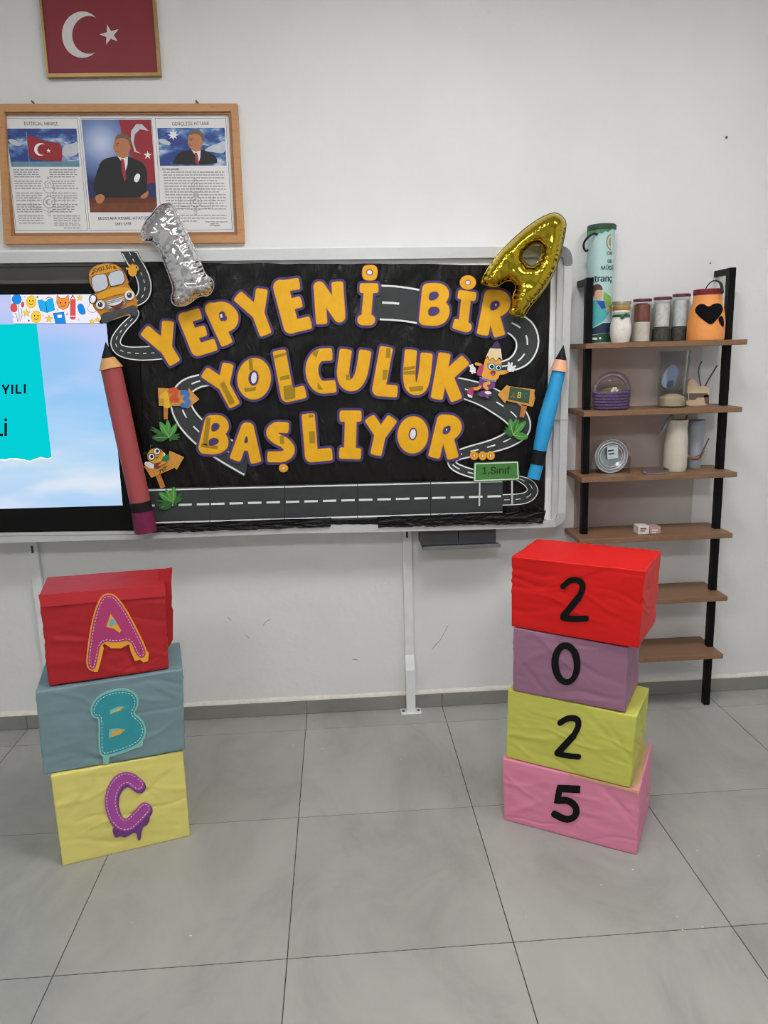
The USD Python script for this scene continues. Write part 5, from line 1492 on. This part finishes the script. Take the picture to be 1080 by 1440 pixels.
# tall tin
yB = 2.934
cx, cy, r = at(842, 440, yB)[0], yB, 0.0505
ztop = at(842, 318, yB)[2]
t = Thing('tall_tube_tin', 'tall pale green tube with dark green lid and picture of a boy, top shelf left', 'tube')
M_tin = mat('tin_mint', (170, 200, 200), 0.35, var=0.05, scale=12)
t.add('tube_body', lathe([(0, zs1 + 0.001), (r, zs1 + 0.001), (r, ztop - 0.012), (0, ztop - 0.012)], (cx, cy, 0), 48), M_tin, smooth=40)
t.add('lid', lathe([(0, ztop - 0.016), (r + 0.004, ztop - 0.016), (r + 0.004, ztop), (r, ztop + 0.003), (0, ztop + 0.003)], (cx, cy, 0), 48), mat('tin_lid', (38, 66, 48), 0.45), smooth=40, label='dark green lid')
fw = lambda *pts: [(790 + x / 7.2, 300 + y / 7.2) for x, y in pts]
wr_ = lambda name, shape, m, th, par=None, label=None: t.add(name, wrap(shape, cx, cy, r, th), m, par, label)
wr_('foliage_print', pg(fw((256, 140), (503, 140), (503, 165), (470, 190), (440, 180), (410, 205), (380, 200), (355, 225), (320, 205), (290, 210), (256, 250))), C('tin_foliage', (74, 128, 84), var=0.3, scale=80), 0.0006)
wr_('ground_print', pg(fw((285, 1240), (500, 1205), (500, 1300), (285, 1312))), C('tin_ground', (34, 74, 50), var=0.2, scale=80), 0.0006)
wr_('hill_print', pg(fw((430, 790), (500, 850), (500, 970), (450, 950), (420, 860))), C('tin_hill', (122, 164, 70), var=0.2, scale=70), 0.0006)
wr_('seal_print', E2(fw, (508, 290), 60, 85).difference(E2(fw, (508, 290), 46, 70)).intersection(sbox(780, 300, 859.2, 400)), C('tin_seal', (150, 128, 96)), 0.0006)
wr_('seal_print', E2(fw, (508, 290), 34, 50).intersection(sbox(780, 300, 859.2, 400)), C('tin_seal2', (172, 140, 92)), 0.0007)
wr_('boy_trousers', pg(fw((285, 1180), (420, 1110), (495, 1110), (495, 1205), (290, 1230))), C('boy_navy', (34, 44, 74)), 0.0007)
wr_('boy_jacket', blob(fw((290, 1180), (285, 1010), (300, 890), (360, 875), (440, 890), (455, 960), (490, 960), (480, 1000), (430, 1090), (330, 1140)), 1), C('boy_teal', (78, 168, 172), var=0.12, scale=80), 0.0009)
wr_('boy_shirt', pg(fw((355, 890), (430, 885), (445, 960), (405, 970), (370, 920))), C('boy_blue', (40, 66, 150)), 0.0011)
wr_('boy_face', blob(fw((325, 770), (400, 760), (415, 810), (400, 870), (350, 880), (318, 830)), 2), C('boy_skin', (206, 158, 130)), 0.0010)
wr_('boy_hair', blob(fw((300, 790), (305, 745), (350, 712), (400, 725), (420, 780), (400, 775), (340, 775), (325, 850), (308, 830)), 1), C('boy_hair', (78, 56, 44)), 0.0012)
wr_('boy_hand', E2(fw, (470, 975), 20, 26), C('boy_skin', (206, 158, 130)), 0.0012)
wr_('badge_print', pg(fw((275, 1258), (360, 1258), (360, 1280), (275, 1280))), wht, 0.0009)
wr_('badge_print', E2(fw, (388, 1265), 12, 12), wht, 0.0009)
dk = C('tin_ink', (26, 62, 60))
a0 = math.atan2(cx, cy)          # the angle that faces the camera
for txt, px_, py_, hg in (('OR', 852.8, 358.5, 0.0125), ('GE', 853.8, 369.5, 0.0125), ('MÜDÜ', 844.5, 379.5, 0.0140), ('atranç', 830.5, 396.8, 0.0225)):
    p_ = cyl_wrap(cx, cy, r)(px_, py_)
    t.add('lettering', cyl_text(txt, cx, cy, r, math.atan2(p_[0] - cx, cy - p_[1]), p_[2], hg, bold=True), dk)
hp = [cyl_wrap(cx, cy, r + 0.004)(*q) for q in fw((355, 212), (330, 205))] + [at(*fw((285, 228))[0], yB - 0.055), at(*fw((235, 280))[0], yB - 0.04), at(*fw((222, 340))[0], yB - 0.03), at(*fw((240, 378))[0], yB - 0.015), at(*fw((262, 370))[0], yB - 0.012)]
t.add('handle', tube(spline(hp), 0.0042, 10), mat('handle_black', (22, 24, 24), 0.5), smooth=True, label='black strap handle')
t.done()


def jar(name, label, cat, px, yb, w, top, lid_m, body_m, fill=None, shape='straight', lidh=0.012, label2=None, y=yT, z0=None):
    c_ = at(px, yb, y)
    z0 = zs1 if z0 is None else z0
    R = w / 2 * y / 1028
    zt = at(px, top, y)[2]
    h_ = zt - z0
    t = Thing(name, label, cat)
    pr_ = [(0, 0.001), (R * 0.94, 0.001), (R, 0.008), (R, h_ * 0.72), (R * 0.86, h_ * 0.84), (R * 0.84, h_ - lidh)] if shape == 'straight' else [(0, 0.001), (R * 0.80, 0.001), (R, h_ * 0.22), (R * 0.98, h_ * 0.42), (R * 0.70, h_ * 0.68), (R * 0.82, h_ * 0.74), (R * 0.74, h_ * 0.80), (R * 0.76, h_ - lidh)]
    t.add('body', lathe(pr_ + [(0, h_ - lidh)] if body_m is not GL else pr_, (c_[0], y, z0), 40), body_m, smooth=40)
    t.add('lid', lathe([(0, h_ - lidh), (R * 0.90, h_ - lidh), (R * 0.90, h_ - 0.002), (R * 0.86, h_), (0, h_)], (c_[0], y, z0), 40), lid_m, smooth=40)
    if fill:
        for nme, (f0, f1_), k, m_ in fill:
            t.add(nme, lathe([(0, 0.003 + f0 * h_), (R * k, 0.003 + f0 * h_), (R * k, f1_ * h_), (R * k * 0.7, f1_ * h_ + 0.006), (0, f1_ * h_ + 0.004)], (c_[0], y, z0), 32), m_, smooth=40)
    return t, c_[0], R, z0, h_


M_maroon = mat('maroon_lid', (98, 38, 54), 0.35)
t, cx, R, z0, h_ = jar('cloth_jar', 'white cloth-wrapped jar with a gold lid and green ribbon beside the tall tube', 'jar', 872, 478, 29, 424, mat('gold_lid', (158, 148, 128), 0.3, 0.5), mat('white_cloth', (216, 212, 206), 0.8, var=0.12, scale=60, bump=0.8, bscale=40), shape='waist', y=2.86)
t.add('gold_band', lathe([(R * 0.78, h_ * 0.80), (R * 0.84, h_ * 0.80), (R * 0.84, h_ * 0.88), (R * 0.78, h_ * 0.88)], (cx, 2.86, z0), 40), mat('gold_band', (176, 136, 40), 0.35, 0.4), smooth=40)
t.add('green_ribbon', lathe([(R * 0.70, h_ * 0.62), (R * 0.80, h_ * 0.62), (R * 0.82, h_ * 0.67), (R * 0.72, h_ * 0.68)], (cx, 2.86, z0), 40), mat('green_ribbon', (40, 92, 62), 0.5), smooth=40, label='green ribbon')
for s_ in (-1, 1):
    t.add('bow', lathe([(0, -0.008), (0.007, -0.004), (0.008, 0.003), (0, 0.009)], (cx + s_ * 0.008, 2.86 - R * 0.86, z0 + h_ * 0.64 + 0.004 * s_), 12), mat('green_ribbon', (40, 92, 62), 0.5), smooth=True)
t.done()
for px, w, top, lb, fill in ((901, 28, 420.5, 'glass jar with a dark red lid holding white pieces, next to the cloth jar', [('white_filling', (0, 0.45), 0.82, C('jar_cream', (214, 204, 192), var=0.1, scale=60)), ('brown_filling', (0.47, 0.86), 0.74, C('jar_brown', (128, 74, 60), var=0.25, scale=70))]),
                             (929, 27, 418, 'glass jar with a dark red lid and dark base, middle of the three', [('dark_filling', (0, 0.30), 0.86, C('jar_dark', (74, 74, 68), var=0.6, scale=90)), ('white_filling', (0.32, 0.84), 0.74, C('jar_white', (206, 204, 200), var=0.2, scale=70))]),
                             (955, 27, 413.5, 'glass jar with a dark red lid and pale filling, just left of the orange jar', [('dark_filling', (0, 0.28), 0.86, C('jar_dark', (74, 74, 68), var=0.6, scale=90)), ('pale_filling', (0.30, 0.86), 0.76, C('jar_pale', (198, 202, 202), var=0.2, scale=70))])):
    t, cx, R, z0, h_ = jar('glass_jar', lb, 'jar', px, 478, w, top, M_maroon, GL, fill, y=2.936, lidh=0.010)
    t.done()
# orange jar
yO = 2.852
cx, R = at(992, 470, yO)[0], 0.069
zt = at(992, 407, yO)[2]
h_ = zt - zs1
M_or = mat('orange_paint', (240, 150, 78), 0.5, var=0.08, scale=30, bump=0.4, bscale=60)
t = Thing('orange_jar', 'orange painted jar with a black heart and dark red lid, rightmost on the top shelf', 'jar')
t.add('body', lathe([(0, 0.001), (R * 0.98, 0.001), (R, 0.01), (R * 1.0, h_ * 0.34), (R * 0.92, h_ * 0.56), (R * 0.78, h_ * 0.74), (R * 0.76, h_ * 0.88), (0, h_ * 0.88)], (cx, yO, zs1), 48), M_or, smooth=40)
t.add('lid', lathe([(0, h_ * 0.89), (R * 0.76, h_ * 0.89), (R * 0.78, h_ * 0.91), (R * 0.78, h_ * 0.99), (R * 0.74, h_), (0, h_)], (cx, yO, zs1), 48), mat('red_lid', (118, 28, 42), 0.35), smooth=40, label='dark red lid')
t.add('neck_rim', lathe([(R * 0.70, h_ * 0.86), (R * 0.74, h_ * 0.86), (R * 0.74, h_ * 0.90), (R * 0.70, h_ * 0.90)], (cx, yO, zs1), 48), mat('neck_glass', (176, 150, 120), 0.3), smooth=40)


def onprofile(px, py, off=0.002):
    lo_, hi_ = 0.3, 1.2
    z_ = zs1 + h_ * 0.5
    for _ in range(6):
        k = (z_ - zs1) / h_
        rr = R * np.interp(k, [0, 0.34, 0.56, 0.74, 0.88], [1, 1, 0.92, 0.78, 0.76]) + off
        p = cyl_wrap(cx, yO, rr)(px, py)
        z_ = p[2]
    return p


def wrap_jar(poly, th):
    q2 = poly.segmentize(1.2)
    lo = q2.bounds
    xs_, ys_ = np.meshgrid(np.arange(lo[0], lo[2], 1.3), np.arange(lo[1], lo[3], 1.3))
    ip = np.c_[xs_.ravel(), ys_.ravel()]
    ip = ip[shapely.contains_xy(q2.buffer(-0.5), ip[:, 0], ip[:, 1])]
    pts = np.vstack([np.array(q2.exterior.coords)[:-1], ip])
    tri = Delaunay(pts).simplices
    tri = tri[shapely.contains_xy(q2, *pts[tri].mean(1).T)]
    m = trimesh.Trimesh(np.array([onprofile(*p, th) for p in pts]), tri, process=False)
    if m.face_normals[:, 1].mean() > 0:
        m.invert()
    return m


heart = blob(fS2((668, 280), (690, 240), (730, 228), (768, 255), (800, 232), (845, 225), (868, 255), (865, 290), (830, 335), (785, 382), (740, 350), (700, 318)), 2)
M_heart = mat('black_felt', (20, 19, 20), 0.9, ill=1.0, spec=0.1, var=0.3, scale=120)
t.add('heart', wrap_jar(heart, 0.0022), M_heart, label='black felt heart')
t.add('heart', wrap_jar(blob(fS2((832, 340), (850, 312), (872, 325), (876, 395), (858, 385)), 1), 0.0022), M_heart)
hp = [at(*fS2((748, 128))[0], yO - 0.02), at(*fS2((775, 90))[0], yO - 0.012), at(*fS2((810, 72))[0], yO - 0.01), at(*fS2((845, 85))[0], yO - 0.02), at(*fS2((860, 120))[0], yO - 0.05), at(*fS2((862, 155))[0], yO - 0.062)]
t.add('strap', tube(spline(hp), np.interp(np.linspace(0, 1, 41), [0, 0.5, 0.7, 1], [0.002, 0.003, 0.006, 0.006]), 10), mat('strap_black', (36, 32, 32), 0.6), smooth=True, label='black carrying strap')
t.done()

# second shelf: crocheted basket, glass vase, little easel
zs2, zs3, zs4 = SZ[1], SZ[2], SZ[3]
yK = 2.86
pc = at(859.5, 560, yK)
R = 0.068
M_yarn = mat('purple_yarn', (104, 82, 120), 0.9, var=0.35, scale=120, bump=1.0, bscale=150)
t = Thing('crochet_basket', 'purple crocheted basket with an arched handle and a flower, on the second shelf', 'basket')
for k in range(6):
    an = np.linspace(0, 2 * np.pi, 61)
    zz = zs2 + 0.008 + k * 0.0115
    rr = R * (0.90 + 0.02 * k) + 0.0016 * np.sin(an * 26 + k * 1.6)
    t.add('yarn_row', tube(np.c_[pc[0] + rr * np.cos(an), yK + 0.75 * rr * np.sin(an), zz + 0.0012 * np.sin(an * 26 + k * 1.6)], 0.0068, 8), M_yarn, smooth=True)
t.add('basket_floor', lathe([(0, 0.001), (R * 0.86, 0.001), (R * 0.86, 0.006), (0, 0.006)], (0, 0, 0), 32).apply_transform(np.array([[1, 0, 0, pc[0]], [0, 0.75, 0, yK], [0, 0, 1, zs2], [0, 0, 0, 1.0]])), M_yarn)
an = np.linspace(np.pi, 0, 31)
t.add('handle', tube(np.c_[pc[0] + R * 0.97 * np.cos(an), np.full(31, yK), zs2 + 0.068 + 0.066 * np.sin(an)], 0.0055, 8), mat('handle_yarn', (140, 118, 132), 0.9, var=0.35, scale=140, bump=1.0, bscale=150), smooth=True, label='arched twisted handle')
t.add('moss', lathe([(0, 0), (R * 0.72, 0), (R * 0.60, 0.014), (0.02, 0.022), (0, 0.022)], (0, 0, 0), 24).apply_transform(np.array([[1, 0, 0, pc[0]], [0, 0.7, 0, yK], [0, 0, 1, zs2 + 0.062], [0, 0, 0, 1.0]])), mat('moss', (112, 108, 62), 0.9, var=0.5, scale=130, bump=1.0, bscale=120))
fc = at(*fSh((303, 970))[0], yK - 0.05)
for k in range(6):
    an_ = k * np.pi / 3
    m = trimesh.creation.icosphere(1, 0.0062)
    m.apply_transform(np.diag([1, 0.5, 1, 1.0]))
    m.apply_translation(fc + np.array([0.009 * math.cos(an_), 0, 0.009 * math.sin(an_)]))
    t.add('petal', m, mat('petal_white', (214, 206, 204), 0.7), smooth=True)
m = trimesh.creation.icosphere(1, 0.0045)
m.apply_translation(fc + [0, -0.003, 0])
t.add('flower_centre', m, mat('flower_centre', (170, 156, 120), 0.7), smooth=True)
t.done()
t = Thing('cellophane_dome', 'clear plastic dome bag over the crocheted basket', 'cover')
pf = [(R * 1.05, 0.003), (R * 1.06, 0.07), (R * 0.98, 0.105), (R * 0.7, 0.135), (R * 0.3, 0.147), (0, 0.149)]
m = lathe(pf, (0, 0, 0), 32)
m.apply_transform(np.array([[1, 0, 0, pc[0] + 0.004], [0, 0.8, 0, yK], [0, 0, 1, zs2], [0, 0, 0, 1.0]]))
t.add('film', m, GL, smooth=True)
t.done()

yV = 2.875
M_blueg, M_brn, M_beige = C('slate_blue', (116, 128, 150)), C('umber', (98, 82, 74)), C('beige', (198, 176, 148), var=0.1)
t = Thing('glass_tumbler', 'tall clear glass with a blue-grey painted shape and sand, on the second shelf', 'glass')
a_, b_ = at(923.5, 560, yV), at(966, 560, yV)
Rg, cg = (b_[0] - a_[0]) / 2, (a_[0] + b_[0]) / 2
hg = at(945, 494, yV)[2] - zs2
t.add('glass_wall', lathe([(0, 0.001), (Rg * 0.86, 0.001), (Rg, hg * 0.96), (Rg * 0.985, hg), (Rg * 0.95, hg * 0.96), (Rg * 0.82, 0.006), (0, 0.006)], (cg, yV, zs2), 40), GL, smooth=40)
t.add('sand', lathe([(0, 0.007), (Rg * 0.80, 0.007), (Rg * 0.83, hg * 0.17), (Rg * 0.4, hg * 0.24), (0, hg * 0.22)], (cg, yV, zs2), 32), M_beige, smooth=40)
pv = Plane((0, yV - Rg * 0.55, 0), (0, -1, 0))
i = t.add('painted_shape', pv.extr(blob(fS2((440, 790), (450, 720), (490, 655), (535, 645), (560, 675), (555, 740), (530, 800), (500, 815), (465, 812)), 2), 0, 0.004), M_blueg, label='blue-grey rounded cut-out')
t.add('dark_spot', pv.extr(blob(fS2((470, 800), (490, 765), (530, 755), (525, 800), (500, 815)), 2), 0.004, 0.0048), C('slate', (72, 78, 96)), i)
t.add('outline', pv.extr(stroke(fS2((438, 780), (455, 715), (490, 660), (535, 648), (560, 680)), 0.5, 2), 0.004, 0.0046), M_brn, i)
t.add('twig', tube(spline([at(*fS2((632, 590))[0], yV - 0.03), at(*fS2((630, 660))[0], yV - 0.03), at(*fS2((600, 740))[0], yV - 0.02), at(*fS2((560, 830))[0], yV - 0.02)]), 0.0022, 8), mat('twig', (112, 104, 98), 0.7), smooth=True)
t.done()
t = Thing('card_easel', 'small beige card stand with two thin dark sticks, right end of the second shelf', 'ornament')
pe = Plane((0, yV + 0.03, 0), (0, -1, 0))
t.add('card_body', pe.extr(blob(fS2((610, 905), (625, 770), (660, 740), (700, 790), (770, 800), (775, 880), (760, 940), (620, 940)), 1), -0.02, 0.0), M_beige)
for q in (((635, 850), (760, 850), (770, 875), (690, 880), (675, 895), (635, 895)), ((735, 865), (772, 860), (770, 925), (745, 920)), ((560, 865), (605, 850), (610, 870), (568, 885)), ((612, 850), (628, 850), (628, 900), (612, 900))):
    t.add('dark_mark', pe.extr(P(fS2, *q), 0, 0.001), M_brn)
t.add('stick', tube(spline([at(*fS2(q)[0], yV + 0.02) for q in ((722, 630), (700, 690), (705, 750), (712, 800))]), 0.003, 8), mat('stick_blue', (74, 88, 112), 0.5), smooth=True)
t.add('stick', tube(spline([at(*fS2(q)[0], yV + 0.02) for q in ((826, 658), (795, 710), (765, 760), (745, 800))]), 0.003, 8), mat('stick_dark', (70, 56, 56), 0.5), smooth=True)
t.done()

# third shelf: glass plate in a box, white jug, small tray
yP = 2.87
a_, b_ = at(833, 665, yP), at(882, 665, yP)
t = Thing('silver_plate', 'round silvery plate standing in a clear square holder on the third shelf', 'plate')
cpx = (858.5, 641)
pq = Plane((0, yP, 0), (0, -1, 0))
M_chr = mat('silver_plate', (146, 152, 156), 0.22, 0.7, var=0.25, scale=16)
zcen = at(858.5, 641, yP)[2]
rad = zcen - zs3 - 0.002
xc = (a_[0] + b_[0]) / 2
m = trimesh.creation.revolve(np.array([(0, 0.0), (rad * 0.55, 0.002), (rad * 0.62, 0.008), (rad * 0.95, 0.016), (rad, 0.018), (rad, 0.022), (rad * 0.92, 0.021), (rad * 0.6, 0.013), (rad * 0.5, 0.008), (0, 0.006)]), sections=48)
m.apply_transform(trimesh.transformations.rotation_matrix(np.pi / 2, [1, 0, 0]))
m.apply_translation([xc, yP + 0.01, zcen])
m.fix_normals()
t.add('dish', m, M_chr, smooth=40)
for rr, w_ in ((0.80, 0.0018), (0.66, 0.0014), (0.97, 0.002)):
    an = np.linspace(0, 2 * np.pi, 49)
    t.add('ring', tube(np.c_[xc + rad * rr * np.cos(an), np.full(49, yP - 0.010 + 0.004 * (1 - rr)), zcen + rad * rr * np.sin(an)], w_, 8), mat('ring_white', (206, 210, 210), 0.3, 0.4), smooth=True)
t.add('holder', trimesh.util.concatenate([bx(a_[0], b_[0], yP + 0.02, yP + 0.024, zs3 + 0.001, zcen + rad * 0.9), bx(a_[0], a_[0] + 0.003, yP - 0.03, yP + 0.02, zs3 + 0.001, zcen), bx(b_[0] - 0.003, b_[0], yP - 0.03, yP + 0.02, zs3 + 0.001, zcen)]), GL)
t.add('centre_label', pq.extr(pg(fSh((265, 1250), (320, 1245), (322, 1310), (268, 1318))), 0.004, 0.006), C('plate_label', (186, 200, 206)))
t.add('label_mark', pq.extr(pg(fSh((270, 1272), (300, 1268), (300, 1274), (270, 1279))).union(pg(fSh((272, 1288), (302, 1284), (302, 1290), (272, 1294)))), 0.006, 0.0066), ink)
t.done()
cj = at(949, 655, yP)
hj = at(949, 590, yP)[2] - zs3
t = Thing('white_jug', 'tall off-white jug with a brown curved handle on the third shelf', 'jug')
Rj = 16.5 * yP / 1028
t.add('body', lathe([(0, 0.001), (Rj * 0.9, 0.001), (Rj, 0.02), (Rj * 0.98, hj * 0.55), (Rj * 0.86, hj * 0.85), (Rj * 0.92, hj), (Rj * 0.84, hj), (Rj * 0.80, hj * 0.85), (0, hj * 0.84)], (cj[0], yP, zs3), 40), mat('ivory_glaze', (194, 186, 172), 0.35, var=0.08), smooth=40)
t.add('handle', tube(spline([at(*fSh(q)[0], yP - 0.01) for q in ((672, 1095), (658, 1150), (645, 1230), (660, 1290), (710, 1312), (755, 1270))]), np.interp(np.linspace(0, 1, 41), [0, 0.5, 0.85, 1], [0.004, 0.006, 0.009, 0.004]), 10), mat('brown_glaze', (118, 94, 70), 0.4), smooth=True, label='brown curved handle')
t.add('spout', tube(spline([at(*fSh(q)[0], yP - 0.01) for q in ((600, 1100), (575, 1120), (550, 1165), (530, 1195))]), np.interp(np.linspace(0, 1, 25), [0, 0.6, 1], [0.008, 0.007, 0.002]), 10), mat('grey_glaze', (132, 134, 138), 0.4), smooth=True)
t.done()
t = Thing('blue_grey_cup', 'pale blue-grey cup with a thin dark rod, right end of the third shelf', 'cup')
cc = at(984, 655, yP)
hc = at(984, 592, yP)[2] - zs3
Rc = 12 * yP / 1028
t.add('body', lathe([(0, 0.001), (Rc * 0.75, 0.001), (Rc * 0.9, hc * 0.3), (Rc, hc * 0.98), (Rc * 0.93, hc), (Rc * 0.86, hc * 0.4), (0, hc * 0.38)], (cc[0], yP + 0.05, zs3), 32), mat('bluegrey_glaze', (158, 164, 176), 0.4), smooth=40)
t.add('rod', tube(spline([at(*fSh(q)[0], yP - 0.035) for q in ((782, 1210), (765, 1245), (745, 1285), (735, 1310))]), 0.0024, 8), mat('stick_dark', (70, 56, 56), 0.5), smooth=True)
t.done()
t = Thing('small_tray', 'small grey tray lying in front of the white jug', 'tray')
a_, b_ = at(905, 660, 2.83), at(936, 660, 2.83)
t.add('tray_base', bx(a_[0], b_[0], 2.80, 2.845, zs3 + 0.001, zs3 + 0.006, 0.001), M_blueg)
t.add('tray_rim', trimesh.util.concatenate([bx(a_[0], b_[0], 2.80, 2.803, zs3 + 0.006, zs3 + 0.016), bx(a_[0], b_[0], 2.842, 2.845, zs3 + 0.006, zs3 + 0.024), bx(b_[0] - 0.003, b_[0], 2.803, 2.842, zs3 + 0.006, zs3 + 0.020)]), M_brn)
t.done()
# fourth shelf: little printed boxes
for k, (x0, x1, top, col) in enumerate(((897.5, 913, 740.5, 'white'), (914, 929, 742.5, 'dusty pink'))):
    t = Thing('printed_box', f'little {col} printed carton on the fourth shelf just above the red box', 'carton')
    a_, b_ = at(x0, 748, 2.82), at(x1, 748, 2.82)
    zt = at(x0, top, 2.82)[2]
    t.add('carton', bx(a_[0], b_[0], 2.82, 2.87, zs4 + 0.001, max(zt, zs4 + 0.03), 0.001), C('carton_' + col.replace(' ', '_'), (212, 206, 202) if k == 0 else (176, 140, 140)))
    pk = Plane((0, 2.82, 0), (0, -1, 0))
    t.add('print_mark', pk.extr(sbox(x0 + 3, top + 2, x1 - 4, top + 4).union(sbox(x0 + 3, top + 5.5, x1 - 6, top + 7)), 0, 0.0006), M_brn if k == 0 else wht)
    t.done()
